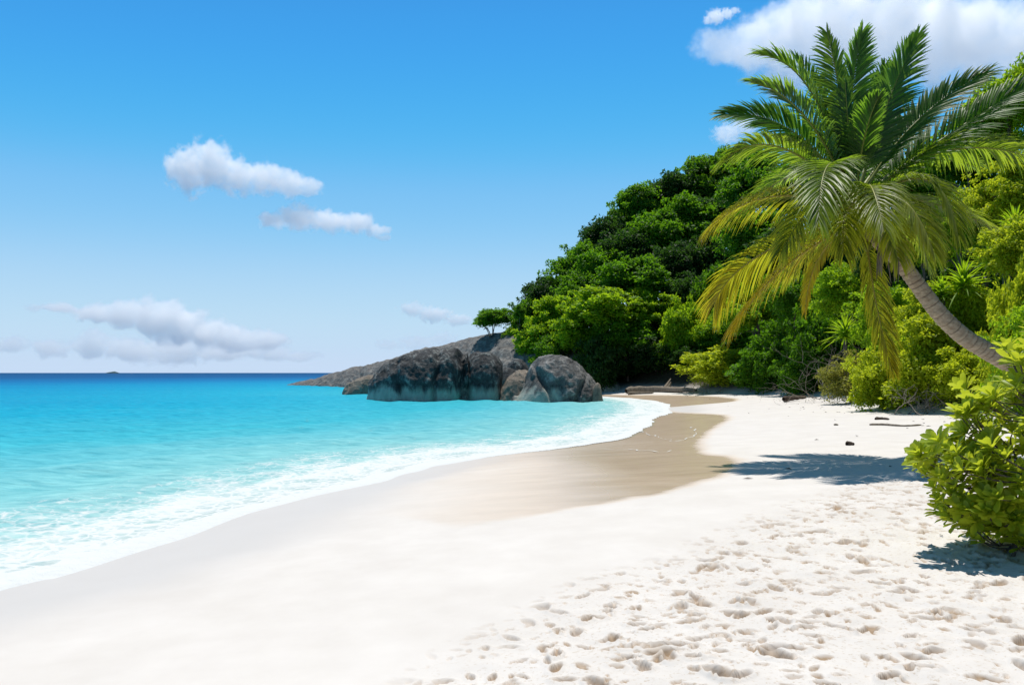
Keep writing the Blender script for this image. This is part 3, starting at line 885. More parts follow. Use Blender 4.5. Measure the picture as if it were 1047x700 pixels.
SHRUB = [   # u, v of the crown, row where the shrub meets the ground (or its depth, negative), w, h
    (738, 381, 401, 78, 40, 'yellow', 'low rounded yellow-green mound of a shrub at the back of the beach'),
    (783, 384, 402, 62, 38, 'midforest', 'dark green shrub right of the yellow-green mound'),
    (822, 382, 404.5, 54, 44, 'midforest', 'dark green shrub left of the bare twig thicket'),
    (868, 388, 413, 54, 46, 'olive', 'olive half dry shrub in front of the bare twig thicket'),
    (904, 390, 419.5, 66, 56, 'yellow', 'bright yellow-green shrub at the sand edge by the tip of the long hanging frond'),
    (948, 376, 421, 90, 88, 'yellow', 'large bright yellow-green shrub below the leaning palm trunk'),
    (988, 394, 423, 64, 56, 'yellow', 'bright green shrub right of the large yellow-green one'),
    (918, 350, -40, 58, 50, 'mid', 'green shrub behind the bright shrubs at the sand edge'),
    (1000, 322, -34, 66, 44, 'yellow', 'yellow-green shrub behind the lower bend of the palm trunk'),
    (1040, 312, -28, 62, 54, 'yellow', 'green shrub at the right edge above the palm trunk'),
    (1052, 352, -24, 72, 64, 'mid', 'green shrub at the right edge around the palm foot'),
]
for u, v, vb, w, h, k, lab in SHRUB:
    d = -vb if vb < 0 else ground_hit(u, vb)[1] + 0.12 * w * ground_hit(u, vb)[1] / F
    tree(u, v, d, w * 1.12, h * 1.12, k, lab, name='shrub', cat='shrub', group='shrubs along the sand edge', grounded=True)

# undergrowth filling the slope between the trees
_rg = random.Random(5)
_n = 0
while _n < 110:
    x, y = _rg.uniform(4, 60), _rg.uniform(26, 118)
    if not inside(np.array([x]), np.array([y]), FOREST)[0] or abs(x / y) > 0.72: continue
    z_ = gz(x, y); e_ = float(hill(np.array([x]), np.array([y]))[1][0])
    if e_ < 4.5: continue
    _n += 1
    hh = _rg.uniform(2.2, 4.2) * min(1.0, 0.45 + y / 70)
    u_, v_ = CU + x / y * F, HZ - (z_ + hh * 0.5 - CAM_Z) * F / y
    tree(u_, v_, y, hh * 1.5 * F / y, hh * F / y, _rg.choice(['dark', 'midforest', 'forest', 'mid']),
         'dense green undergrowth bush on the forested slope between the taller trees', name='bush', cat='bush', group='undergrowth on the forested slope', grounded=True)

_n = 0
while _n < 14:      # the same undergrowth, a step outside the picture on the right
    x, y = _rg.uniform(11, 26), _rg.uniform(11, 27)
    if not inside(np.array([x]), np.array([y]), FOREST)[0] or x / y < 0.74 or float(hill(np.array([x]), np.array([y]))[1][0]) < 1.5: continue
    _n += 1
    z_ = gz(x, y); hh = _rg.uniform(1.8, 3.2)
    tree(CU + x / y * F, HZ - (z_ + hh * 0.5 - CAM_Z) * F / y, y, hh * 1.5 * F / y, hh * F / y, _rg.choice(['midforest', 'yellow', 'mid']),
         'dense green undergrowth bush on the forested slope between the taller trees', name='bush', cat='bush', group='undergrowth on the forested slope', grounded=True)

# small umbrella-shaped tree on top of the ledge
tree(505, 326, 104, 40, 20, 'forest', 'small umbrella-shaped tree alone on top of the granite ledge', name='tree')
tree(531, 320, 96, 12, 16, 'forest', 'tiny slim tree between the ledge tree and the hill', name='tree')

# ------------------------------------------------------------------ screw pines
def strap(bag, base, dirn, L, W, droop, var, n=7):
    d = np.array(dirn, float); d /= np.linalg.norm(d)
    t = np.linspace(0, 1, n)[:, None]
    c = base + d * L * t - np.array([0, 0, 1.0]) * L * droop * t ** 2.2
    s = np.cross(d, [0, 0, 1.0]); s /= np.linalg.norm(s) + 1e-9
    up = np.cross(s, d)
    w = W * (1 - t ** 2.5) * 0.5 + 0.003
    V = np.stack([c - s * w + up * w * 0.5, c, c + s * w + up * w * 0.5], 1).reshape(-1, 3)
    i = np.arange(n - 1)[:, None] * 3
    f = np.concatenate([i + np.array([[0, 1, 4, 3]]), i + np.array([[1, 2, 5, 4]])])
    bag.add(V, f, var)

def screw_pine(heads, label):
    c0 = P(*heads[0][:3])
    zg = gz(c0[0], c0[1])
    r = empty('screw_pine', (c0[0], c0[1], zg)); tag(r, label, 'screw pine', 'screw pines')
    o0 = np.array([c0[0], c0[1], zg])
    rg = np.random.default_rng(int(heads[0][0]))
    st = Bag()
    for (u, v, d, size) in heads:
        c = P(u, v, d) - o0
        L = size * d / F
        b = Bag()
        for k in range(95):
            a = k * 2.399; el = math.radians(85 - 100 * (k / 95) + rg.uniform(-8, 8))
            dr = (math.cos(a) * math.cos(el), math.sin(a) * math.cos(el), math.sin(el))
            strap(b, c + np.array([0, 0, 0.25 * L * (0.5 - k / 95)]), dr, L * rg.uniform(0.8, 1.1), L * 0.075, rg.uniform(0.15, 0.5), rg.random())
        b.obj('leaf_head', M_BRIGHT if size > 20 else M_FOREST, r)
        t = np.linspace(0, 1, 8)[:, None]
        pth = np.array([0, 0, -0.2]) * (1 - t) + c * t + np.array([0.15, 0, 0]) * np.sin(np.pi * t)
        V, f = tube(pth, np.full(8, 0.07), 7); st.add(V, f)
    st.obj('stem', M_BARK, r)
screw_pine([(985, 292, 34, 34), (1012, 268, 34.5, 26), (962, 300, 34.6, 24)], 'spiky screw pine with strap leaves above the leaning palm trunk')
screw_pine([(864, 342, 50, 26)], 'small spiky screw pine behind the bare twig thicket')
screw_pine([(1038, 235, 33, 30)], 'spiky screw pine high at the right edge of the picture')

# ------------------------------------------------------------------ bare twigs, driftwood
def twig_branch(b, p0, d0, L, r0, rg, depth):
    n = 8
    p = [np.array(p0, float)]; d = np.array(d0, float); d /= np.linalg.norm(d)
    for k in range(n - 1):
        d = d + rg.normal(size=3) * 0.22; d /= np.linalg.norm(d)
        p.append(p[-1] + d * L / (n - 1))
    V, f = tube(np.array(p), np.linspace(r0, r0 * 0.35, n), 5)
    b.add(V, f, rg.random())
    if depth:
        for k in range(rg.integers(3, 5)):
            i = rg.integers(2, n)
            twig_branch(b, p[i], d + rg.normal(size=3) * 0.75, L * rg.uniform(0.4, 0.7), r0 * 0.55, rg, depth - 1)

def thicket(u, v, d, w, label, seed, n=16, h=1.6):
    c = P(u, v, d); z = gz(c[0], c[1])
    r = empty('bare_thicket', (c[0], c[1], z)); tag(r, label, 'thicket')
    rg = np.random.default_rng(seed)
    W = w * d / F / 2
    for k in range(n):
        b = Bag()
        twig_branch(b, (rg.uniform(-W, W), rg.uniform(-.5, .8), -0.05), (rg.normal() * 0.6, rg.normal() * 0.5 - .15, rg.uniform(0.35, 1.1)), h * rg.uniform(0.6, 1.1), rg.uniform(0.016, 0.03), rg, 2)
        b.obj('branch', M_TWIG, r)
thicket(866, 405, 47, 70, 'thicket of bare grey twigs behind the olive shrub', 3, 26, 3.4)
thicket(955, 420, 31.2, 74, 'low tangle of bare twigs at the foot of the large yellow-green shrub', 5, 14, 1.1)
thicket(735, 400, 71, 60, 'low fringe of bare roots under the yellow-green mound', 8, 12, 1.0)

M_DRIFT = bark_mat('driftwood', (0.10, 0.08, 0.06), (0.30, 0.25, 0.2), 9)
M_DRIFT_DK = bark_mat('driftwood_dark', (0.035, 0.026, 0.02), (0.12, 0.09, 0.07), 9)
def log(px, rad, mat, label, name='driftwood', cat='driftwood', lift=0.5, stubs=0, seed=0, group=None):
    """a log lying on the sand through ground points given as seen in the photo"""
    pts = []
    for u, v in px:
        x, y = ground_hit(u, v)
        pts.append((x, y, gz(x, y) + rad * lift))
    pts = np.array([np.array(q) for q in smooth_line(pts, 5)])
    c = pts.mean(0); c[2] = pts[:, 2].min() - rad * lift
    q = pts - c
    rg = np.random.default_rng(seed)
    n = len(q)
    t = np.linspace(0, 1, n)
    rr = rad * (1 - 0.5 * t) * (0.85 + 0.3 * rg.random(n)) * np.clip(np.sin(np.pi * (0.06 + 0.88 * t)) * 3, 0.2, 1)
    b = Bag()
    V, f = tube(q, rr, 9); b.add(V, f)
    for k in range(stubs):
        i = rg.integers(n // 4, n - 1)
        e = q[i] + np.array([rg.normal() * 0.5, rg.normal() * 0.3, rg.uniform(0.2, 0.5)]) * rad * 6
        V, f = tube(np.linspace(q[i], e, 5), rad * np.linspace(0.5, 0.15, 5), 6); b.add(V, f)
    o = b.obj(name, mat, loc=tuple(c))
    tag(o, label, cat, group)
log([(640, 402.5), (655, 401.0), (672, 400.6), (690, 401.2), (712, 401.6)], 0.42, M_DRIFT, 'long grey driftwood log lying at the back of the beach under the dark trees', stubs=2, seed=2, lift=0.7)
log([(642, 403.6), (655, 402.8), (668, 402.4)], 0.2, M_DRIFT, 'shorter pale log in front of the long driftwood log', seed=4)
log([(801, 411), (809, 410.3), (816, 409.6), (824, 409)], 0.2, M_DRIFT_DK, 'dark weathered log piece alone in the middle of the upper beach', seed=5, lift=1.0)
log([(889, 434.5), (905, 434.2), (925, 435.0), (942, 434)], 0.05, M_DRIFT, 'thin pale branch lying on the sand below the bright shrub', seed=6)
log([(895, 429), (902, 428.6), (909, 429.2)], 0.075, M_DRIFT_DK, 'short dark stick on the sand above the thin pale branch', seed=7)
log([(866, 455.5), (870, 455.2), (873, 455.4)], 0.07, M_DRIFT_DK, 'small dark husk lying inside the palm shadow', name='coconut_husk', cat='husk', seed=8)
log([(853, 434.5), (857, 434.6)], 0.05, M_DRIFT, 'tiny brown wood chip left of the thin pale branch', name='wood_chip', cat='wood chip', seed=9)

def litter():
    """dead leaves and bits of twig blown along the edge of the vegetation"""
    rg = np.random.default_rng(91)
    b = Bag(); n = 0
    while n < 360:
        x, y = rg.uniform(3, 24), rg.uniform(6, 75)
        d, _ = poly_dist(np.array([x]), np.array([y]), VEG)
        ins = inside(np.array([x]), np.array([y]), FOREST)[0]
        nb = math.hypot(x - 5.1, y - 7.5) < 1.0
        if not nb and (ins or rg.random() > math.exp(-d[0] / 1.3)): continue
        n += 1
        z = gz(x, y)
        a = rg.uniform(0, 6.28); L = rg.uniform(0.05, 0.13) if nb else rg.uniform(0.07, 0.2)
        V, f, _a = leaves(np.array([[x, y, z + 0.012]]), np.array([[math.cos(a), math.sin(a), rg.uniform(-.05, .25)]]), np.array([[rg.normal() * .3, rg.normal() * .3, 1.0]]), L, L * rg.uniform(0.2, 0.5), rg, 0.3)
        b.add(V, f, rg.random())
    o = b.obj('leaf_litter', M_DRIFT_DK)
    tag(o, 'scattered brown dead leaves and twigs along the edge of the vegetation', 'leaf litter', kind='stuff')
litter()

def swash():
    """thin lines of froth stranded on the wet sand"""
    t = NT('froth'); m = t.done(t.bsdf((0.68, 0.67, 0.65), 0.6, 0.3))
    b = Bag()
    rg = np.random.default_rng(17)
    for px, w0 in (([(632, 436), (655, 441), (674, 446.5), (690, 451), (704, 448), (712, 441), (708, 436)], 0.045), ([(560, 461), (600, 459), (640, 459), (676, 462), (690, 460)], 0.035)):
        p = np.array([np.array(q) for q in smooth_line([ground_hit(u, v) for u, v in px], 60)])
        p = p + 0.10 * np.stack([vnoise(np.c_[p * 2.2, p[:, :1] * 0], 3), vnoise(np.c_[p * 2.2, p[:, :1] * 0], 8)], -1)
        T = np.gradient(p, axis=0); T /= np.linalg.norm(T, axis=1)[:, None]
        N = np.stack([-T[:, 1], T[:, 0]], -1)
        k = vnoise(np.c_[p * 3.1, p[:, :1] * 0], 21) + 0.5 * vnoise(np.c_[p * 11, p[:, :1] * 0], 22)
        w = w0 * np.clip(0.7 * k + 0.38, 0.0, 1.1)
        z = terrain(p[:, 0], p[:, 1])[0] + 0.006
        A = np.c_[p - N * w[:, None] * 0.5, z]; B = np.c_[p + N * w[:, None], z]
        V = np.stack([A, B], 1).reshape(-1, 3)
        i = np.arange(len(p) - 1)[w[:-1] + w[1:] > 1e-4][:, None] * 2
        b.add(V, i + np.array([[0, 1, 3, 2]]))
    o = b.obj('foam', m)
    tag(o, 'thin broken lines of white foam stranded on the wet sand', 'foam', kind='stuff')
swash()

# ------------------------------------------------------------------ coconut palm
PD = 16.5
M_FROND = NT('palm_frond')
def frond_mat():
    t = M_FROND
    age = t.attr('age'); var = t.attr('var')
    g = t.ramp(var, [(0.0, (0.016, 0.060, 0.020)), (1.0, (0.080, 0.175, 0.024))])
    y = t.ramp(var, [(0.0, (0.26, 0.21, 0.016)), (1.0, (0.46, 0.34, 0.03))])
    col = t.mixc(age, g, y)
    tg = t.mixc(age, (0.26, 0.50, 0.03), (0.98, 0.76, 0.02))
    tr = t.n('ShaderNodeBsdfTranslucent'); t.set(tr, 'Color', tg)
    return t.done(t.mixs(0.50, t.bsdf(col, 0.42, 0.38), tr.outputs[0]))
M_FR = frond_mat()
def rachis_mat():
    t = NT('palm_rachis'); age = t.attr('age')
    return t.done(t.bsdf(t.mixc(age, (0.16, 0.20, 0.03), (0.42, 0.30, 0.04)), 0.45, 0.4))
M_RACH = rachis_mat()
def palm_bark():
    t = NT('palm_bark'); p = t.objco(); ring = t.attr('var')
    n = t.noise(t.vmul(p, (3, 3, 6)), 3, 5, 0.7)
    c = t.ramp(n, [(0.3, (0.24, 0.175, 0.115)), (0.7, (0.56, 0.45, 0.33))])
    c = t.mixc(t.math('MULTIPLY', ring, 0.75), c, (0.055, 0.042, 0.032))
    return t.done(t.bsdf(c, 0.85, 0.15, t.bump(n, 0.5, 0.02)))
palm_o = P(1112, 437, 17.6); palm_o[2] = gz(palm_o[0], palm_o[1])
palm = empty('coconut_palm', tuple(palm_o))
tag(palm, 'tall coconut palm leaning out over the beach from the right on a curved ringed trunk', 'palm tree')

def palm_trunk():
    pts = [tuple(palm_o + [0.25, 0.1, -0.3])] + [tuple(P(u, v, d)) for u, v, d in ((1096, 418, 17.5), (1068, 396, 17.3), (1040, 377, 17.1), (1008, 358, 16.95), (984, 343, 16.85), (962, 322, 16.75), (944, 299, 16.7), (928, 277, 16.65), (912, 258, 16.6), (894, 243, 16.5))]
    c = np.array(smooth_line(pts, 26))
    n = len(c)
    seg = np.concatenate([[0], np.cumsum(np.linalg.norm(np.diff(c, axis=0), axis=1))])
    t = seg / seg[-1]
    pxr = np.interp(t, [0, 0.1, 0.3, 0.6, 0.85, 1.0], [14, 10.2, 9.2, 8.2, 7.3, 7.0]) * 16.7 / F
    ph = (seg / 0.125 + 0.12 * np.sin(seg * 5)) % 1.0
    ring = np.exp(-((ph - 0.93) / 0.07) ** 2) + np.exp(-((ph + 0.07) / 0.07) ** 2)
    rr = pxr * (1 + 0.10 * (1 - ph) - 0.04 * ring)
    V, f = tube(c, rr, 18)
    V += (0.012 * vnoise(V * 9, 3))[:, None] * np.array([1, 1, 0.3])
    mesh('trunk', V - palm_o, f, {'var': np.repeat(np.clip(ring, 0, 1), 18)}, palm_bark(), parent=palm)
palm_trunk()

def frond(bu, bv, mid, tip, sgn, age, L=4.3, nleaf=100, leaf_l=1.05, droop=None, twist=0.0, seed=0):
    """pinnate frond: rachis through mid to tip, a row of narrow drooping leaflets on each side"""
    rg = np.random.default_rng(seed)
    if droop is None: droop = 0.28 + min(0.36, age * 1.0)
    A = P(bu, bv, PD)
    def off(u, v, frac):
        dx, dz = (u - bu) * PD / F, (v - bv) * PD / F
        return sgn * abs(sgn) ** -0.5 * math.sqrt(max(0.0, (L * 0.86 * frac) ** 2 - dx * dx - dz * dz)) * abs(sgn) if sgn else 0.0
    B = P(tip[0], tip[1], PD); B = P(tip[0], tip[1], PD + off(tip[0], tip[1], 1.0))
    Mp = P(mid[0], mid[1], PD + 0.55 * off(tip[0], tip[1], 1.0))
    Q = 2 * Mp - 0.5 * (A + B)
    n = 60
    t = np.linspace(0, 1, n)[:, None]
    c = A * (1 - t) ** 2 + 2 * Q * t * (1 - t) + B * t * t
    T = np.gradient(c, axis=0); T /= np.linalg.norm(T, axis=1)[:, None]
    up0 = np.array([0, 0, 1.0])
    ref = np.array([sgn * 0.0 + 0.25, -0.95, 0.15])
    # side direction: level where the frond arches, blending to the view-facing plane where it stands or hangs upright
    hz = np.cross(T, up0); hl = np.linalg.norm(hz, axis=1)[:, None]
    fl = np.cross(T, ref)
    fl *= np.sign(np.sum(fl * hz, 1).mean() + 1e-9)
    S = hz + fl * np.clip(1 - hl, 0.12, 1)
    S /= np.linalg.norm(S, axis=1)[:, None]
    N = np.cross(S, T)
    N *= np.sign(N[:, 2].mean() + 1e-6)
    if twist:
        S, N = S * math.cos(twist) + N * math.sin(twist), N * math.cos(twist) - S * math.sin(twist)
    rb = Bag()
    V, f = tube(c - palm_o, np.interp(t[:, 0], [0, 0.12, 0.5, 1], [0.05, 0.03, 0.017, 0.005]), 6)
    rb.add(V, f, min(1, age * 0.9 + 0.08))
    b, ages = Bag(), []
    clen = np.linalg.norm(np.diff(c, axis=0), axis=1).sum()
    for side in (-1, 1):
        for k in range(nleaf):
            tt = 0.13 + 0.86 * (k + rg.uniform(-.25, .25)) / nleaf
            i = min(n - 1, tt * (n - 1)); i0 = int(i)
            p = c[i0]; T0, S0, N0 = T[i0], S[i0], N[i0]
            if rg.random() < 0.03: continue
            ll = leaf_l * (clen / 4.3) ** 0.5 * np.interp(tt, [0.1, 0.25, 0.5, 0.8, 1.0], [0.6, 0.95, 1.0, 0.8, 0.42]) * rg.uniform(0.88, 1.08)
            fw = math.radians(np.interp(tt, [0.1, 0.6, 1.0], [62, 48, 18]) * (0.74 + min(0.26, age)) + rg.uniform(-6, 6))
            d0 = S0 * side * math.sin(fw) + T0 * math.cos(fw) + N0 * (0.28 + rg.uniform(-.08, .08))
            d0 /= np.linalg.norm(d0)
            m = 5
            s = np.linspace(0, 1, m)[:, None]
            dr = droop * rg.uniform(0.7, 1.3)
            q = p + d0 * ll * s * (1 - 0.25 * dr * s) - up0 * (ll * dr * 0.85) * s ** 2
            wv = np.cross(d0, N0); wv /= np.linalg.norm(wv) + 1e-9
            w = (0.023 - 0.006 * min(1, age * 2)) * np.array([0.55, 1.0, 0.95, 0.65, 0.06])[:, None] * (0.6 + 0.5 * ll / leaf_l)
            nn = np.cross(wv, d0)
            V = np.stack([q - wv * w + nn * w * 0.35, q, q + wv * w + nn * w * 0.35], 1).reshape(-1, 3) - palm_o
            j = np.arange(m - 1)[:, None] * 3
            f = np.concatenate([j + np.array([[0, 1, 4, 3]]), j + np.array([[1, 2, 5, 4]])])
            b.add(V, f, rg.random())
            ag = np.clip(age + 0.35 * age * (tt - 0.5) * 2 + rg.uniform(-.1, .1) * age * 2, 0, 1)
            ages.append(np.clip(ag + 0.25 * age * np.repeat(s[:, 0], 3) ** 2, 0, 1))
    o = b.obj('frond', M_FR, palm)
    at = o.data.attributes.new('age', 'FLOAT', 'POINT'); at.data.foreach_set('value', np.concatenate(ages).astype(np.float32))
    r = rb.obj('midrib', M_RACH, o, attr='age')

FRONDS = [  # base u v, mid, tip, towards(-)/away(+), age, kwargs
    (868, 190, (861, 112), (845, 30), -0.35, 0.05, {}),
    (874, 190, (870, 112), (882, 30), 0.45, 0.0, {}),
    (880, 192, (905, 112), (940, 34), 0.5, 0.0, {}),
    (866, 192, (828, 92), (776, 56), -0.4, 0.06, {}),
    (866, 195, (822, 118), (768, 84), -0.6, 0.06, {}),
    (866, 198, (806, 132), (738, 118), 0.6, 0.0, dict(twist=0.9)),
    (884, 195, (940, 122), (1012, 74), 0.4, 0.0, dict(twist=-1.0)),
    (886, 198, (985, 128), (1080, 72), 0.6, 0.0, dict(twist=-0.9)),
    (884, 205, (975, 153), (1080, 172), -0.4, 0.16, dict(twist=0.5)),
    (886, 208, (948, 184), (980, 246), -0.6, 0.22, {}),
    (868, 200, (795, 150), (740, 166), -0.4, 0.16, dict(twist=-0.5)),
    (870, 215, (788, 201), (724, 236), -0.35, 0.5, dict(twist=-0.5)),
    (872, 225, (775, 262), (730, 312), 0.2, 0.5, dict(twist=-0.7)),
    (874, 228, (800, 275), (750, 336), -0.35, 0.75, dict(twist=-0.7)),
    (876, 232, (838, 262), (823, 322), 0.7, 0.8, dict(L=3.2, leaf_l=0.5, nleaf=80)),
    (884, 235, (896, 312), (912, 378), -0.5, 0.52, dict(L=3.6, leaf_l=0.8)),
    (872, 195, (848, 168), (836, 232), -0.9, 0.12, {}),
    (882, 205, (890, 190), (904, 238), -0.9, 0.22, {}),
    (870, 190, (848, 120), (812, 58), 0.85, 0.0, {}),
    (880, 190, (892, 130), (905, 66), 0.9, 0.0, {}),
    (882, 192, (922, 140), (968, 98), 0.9, 0.0, {}),
    (884, 200, (940, 165), (1000, 172), 0.9, 0.08, {}),
    (868, 205, (818, 178), (765, 212), 0.85, 0.12, {}),
    (886, 210, (940, 205), (1012, 232), 0.6, 0.2, {}),
    (872, 190, (868, 140), (864, 84), -0.7, 0.0, dict(L=2.8)),
    (876, 192, (884, 140), (898, 100), -0.8, 0.0, dict(L=3.0)),
    (870, 205, (838, 205), (796, 262), -0.7, 0.25, {}),
    (884, 208, (928, 210), (948, 275), 0.7, 0.2, {}),
    (874, 220, (846, 232), (800, 290), 0.7, 0.3, {}),
    (884, 212, (922, 204), (956, 262), -0.7, 0.26, {}),
    (882, 218, (904, 222), (918, 268), -0.8, 0.34, dict(L=3.6)),
    (880, 214, (866, 208), (862, 262), -0.85, 0.3, dict(L=3.4)),
]
for i, (bu, bv, mid, tip, sg, age, kw) in enumerate(FRONDS):
    frond(bu, bv, mid, tip, sg, age, seed=500 + i, **kw)

def palm_heart():
    """fibrous crown shaft, leaf bases, dry hanging sheaths and a flower stalk"""
    b = Bag()
    pth = np.array([P(u, v, PD) for u, v in ((896, 246), (886, 232), (879, 215), (874, 198), (871, 182))]) - palm_o
    pth = np.array(smooth_line([tuple(q) for q in pth], 5))
    V, f = tube(pth, np.interp(np.linspace(0, 1, len(pth)), [0, .3, .7, 1], [0.17, 0.24, 0.22, 0.08]), 12)
    V += (0.03 * vnoise(V * 7, 5))[:, None]
    b.add(V, f)
    b.obj('crown_shaft', M_DRIFT, palm)
    rg = np.random.default_rng(77)
    for (u, v, L) in ((901, 252, 0.8), (915, 264, 0.5)):
        b = Bag()
        for k in range(9):
            p = P(u + rg.uniform(-3, 3), v, PD - 0.25) - palm_o
            strap(b, p, (rg.normal() * 0.12, rg.normal() * 0.1 - 0.1, -1), L * rg.uniform(0.6, 1), 0.07, 0.05, rg.random(), 6)
        b.obj('dry_sheath', M_TWIG, palm)
    b = Bag()
    for k in range(26):
        p = P(880 + rg.uniform(-6, 4), 232 + rg.uniform(-4, 6), PD - 0.3) - palm_o
        strap(b, p, (rg.normal() * 0.7 - 0.3, rg.normal() * 0.5 - 0.4, rg.uniform(-0.6, 0.4)), rg.uniform(0.3, 0.75), 0.022, 0.5, rg.random(), 6)
    b.obj('flower_stalk', M_YELLOW, palm)
    for k in range(7):
        c = P(884 + rg.uniform(-11, 9), 246 + rg.uniform(-5, 7), PD - 0.35 + rg.uniform(-.15, .2)) - palm_o
        th = np.linspace(0, np.pi, 9); ph = np.linspace(0, 2 * np.pi, 12, endpoint=False)
        r = 0.085
        V = np.stack([r * np.sin(th)[:, None] * np.cos(ph)[None], r * np.sin(th)[:, None] * np.sin(ph)[None], 1.2 * r * np.cos(th)[:, None] + 0 * ph[None]], -1).reshape(-1, 3) + c
        b = Bag(); b.add(V, grid_faces(9, 12, True), 0.2)
        b.obj('coconut', M_OLIVE, palm)
palm_heart()

# ------------------------------------------------------------------ big-leaved beach bush in front
M_LETTUCE = leaf_mat('leaf_lettuce', (0.16, 0.26, 0.012), (0.36, 0.44, 0.03), (0.78, 0.86, 0.05), 0.48, 0.42, 0.35)
def spoon_leaves(bag, base, axis, n, L, rg):
    """rosette of spoon-shaped leaves round a shoot tip"""
    ax = axis / np.linalg.norm(axis)
    a_ = np.cross(ax, [0.3, 0.8, 0.5]); a_ /= np.linalg.norm(a_); b_ = np.cross(ax, a_)
    s = np.array([0.0, 0.2, 0.45, 0.7, 0.88, 1.0]); w = np.array([0.05, 0.20, 0.40, 0.52, 0.40, 0.06])
    for k in range(n):
        ph = k * 2.399 + rg.uniform(-.2, .2)
        op = np.interp(k, [0, n - 1], [0.25, 1.28]) + rg.uniform(-.15, .15)
        d = ax * math.cos(op) + (a_ * math.cos(ph) + b_ * math.sin(ph)) * math.sin(op)
        up = ax * math.sin(op) - (a_ * math.cos(ph) + b_ * math.sin(ph)) * math.cos(op)
        sd = np.cross(d, up)
        l = L * np.interp(k, [0, 3, n - 1], [0.55, 0.95, 1.0]) * rg.uniform(0.8, 1.15)
        cc = base + d * (l * s)[:, None] - (up * 0.8 + np.array([0, 0, .2]))[None] * (0.13 * l * s ** 2)[:, None] + ax * 0.03 * (1 - k / n)
        ww = (w * l * 0.37)[:, None]
        V = np.stack([cc - sd * ww + up * ww * 0.32, cc, cc + sd * ww + up * ww * 0.32], 1).reshape(-1, 3)
        j = np.arange(5)[:, None] * 3
        f = np.concatenate([j + np.array([[0, 1, 4, 3]]), j + np.array([[1, 2, 5, 4]])])
        bag.add(V, f, np.clip(rg.random() * 0.8 + (0.2 if k < 4 else 0), 0, 1))

def lettuce_bush(c, shoots, label, seed):
    """woody bush: every shoot runs from the foot out to a rosette; shoots are (x, y, z) tips relative to the foot"""
    rg = np.random.default_rng(seed)
    r = empty('beach_bush', c); tag(r, label, 'bush')
    lf, br = Bag(), Bag()
    S = np.array(shoots, float)
    mains = []
    for k in range(20):
        e = S[rg.integers(len(S))] * np.array([0.72, 0.72, 0.72])
        t = np.linspace(0, 1, 10)[:, None]
        m = e * np.array([0.35, 0.35, 0.6]) + rg.normal(size=3) * 0.08
        pth = np.array([rg.normal() * 0.15, rg.normal() * 0.15, -0.05]) * (1 - t) ** 2 + 2 * m * t * (1 - t) + e * t * t
        V, f = tube(pth, np.linspace(0.020, 0.008, 10), 7); br.add(V, f, rg.random())
        mains.append(pth[3:])
    mains = np.concatenate(mains)
    for tip in shoots:
        tip = np.array(tip, float)
        dd = np.linalg.norm((mains - tip) * np.array([1, 1, 1.3]), axis=1) + (mains[:, 2] > tip[2] - 0.03) * 0.5
        s0 = mains[np.argmin(dd)]
        t = np.linspace(0, 1, 9)[:, None]
        mid = s0 + (tip - s0) * 0.5 + np.array([0, 0, -0.15 * np.linalg.norm(tip - s0)]) + rg.normal(size=3) * 0.03
        pth = s0 * (1 - t) ** 2 + 2 * mid * t * (1 - t) + tip * t * t
        V, f = tube(pth, np.linspace(0.009, 0.005, 9) * rg.uniform(0.8, 1.2), 6); br.add(V, f, rg.random())
        ax = (tip - pth[-3]); ax = ax / np.linalg.norm(ax) * 0.75 + np.array([0, 0, 0.55]) + rg.normal(size=3) * 0.15
        spoon_leaves(lf, tip, ax, rg.integers(12, 18), rg.uniform(0.13, 0.18), rg)
        # a few leaves lower on the shoot
        if rg.random() < 0.6:
            q = pth[6] + rg.normal(size=3) * 0.02
            spoon_leaves(lf, q, ax + rg.normal(size=3) * 0.3, 5, 0.13, rg)
    lf.obj('foliage', M_LETTUCE, r); br.obj('branches', M_BARK, r)

def bush_front():
    rg = np.random.default_rng(11)
    cx, cyy = 4.95, 7.35
    z = gz(cx, cyy)
    sh = []
    # outline of the bush, seen from the beach, in metres from its foot: (height, left reach)
    while len(sh) < 390:
        bx_, by_ = rg.uniform(-1.2, 1.2), rg.uniform(-0.7, 0.8)
        bh = rg.uniform(0.15, 2.35) if rg.random() < 0.65 else rg.uniform(0.15, 1.1)
        for k in range(rg.integers(5, 11)):
            x, y, h = bx_ + rg.normal() * 0.15, by_ + rg.normal() * 0.15, max(0.06, bh + rg.normal() * 0.12)
            lx = np.interp(h, [0, .15, .33, .6, .88, 1.16, 1.52, 2.0, 2.35], [-.4, -.6, -.82, -.9, -1.14, -.82, -.52, -.24, 0.0])
            rx = np.interp(h, [0, 1.2, 2.35], [1.0, 1.2, 0.5])
            c_ = 0.5 * (lx + rx)
            q = ((x - c_) / (0.5 * (rx - lx))) ** 2 + (y / 0.85) ** 2
            if q > 1.05 or (q < 0.15 and h < 1.9): continue
            sh.append((x, y, h))
    lettuce_bush((cx, cyy, z), sh, 'big-leaved light green beach bush growing on the sand at the right edge', 12)
bush_front()

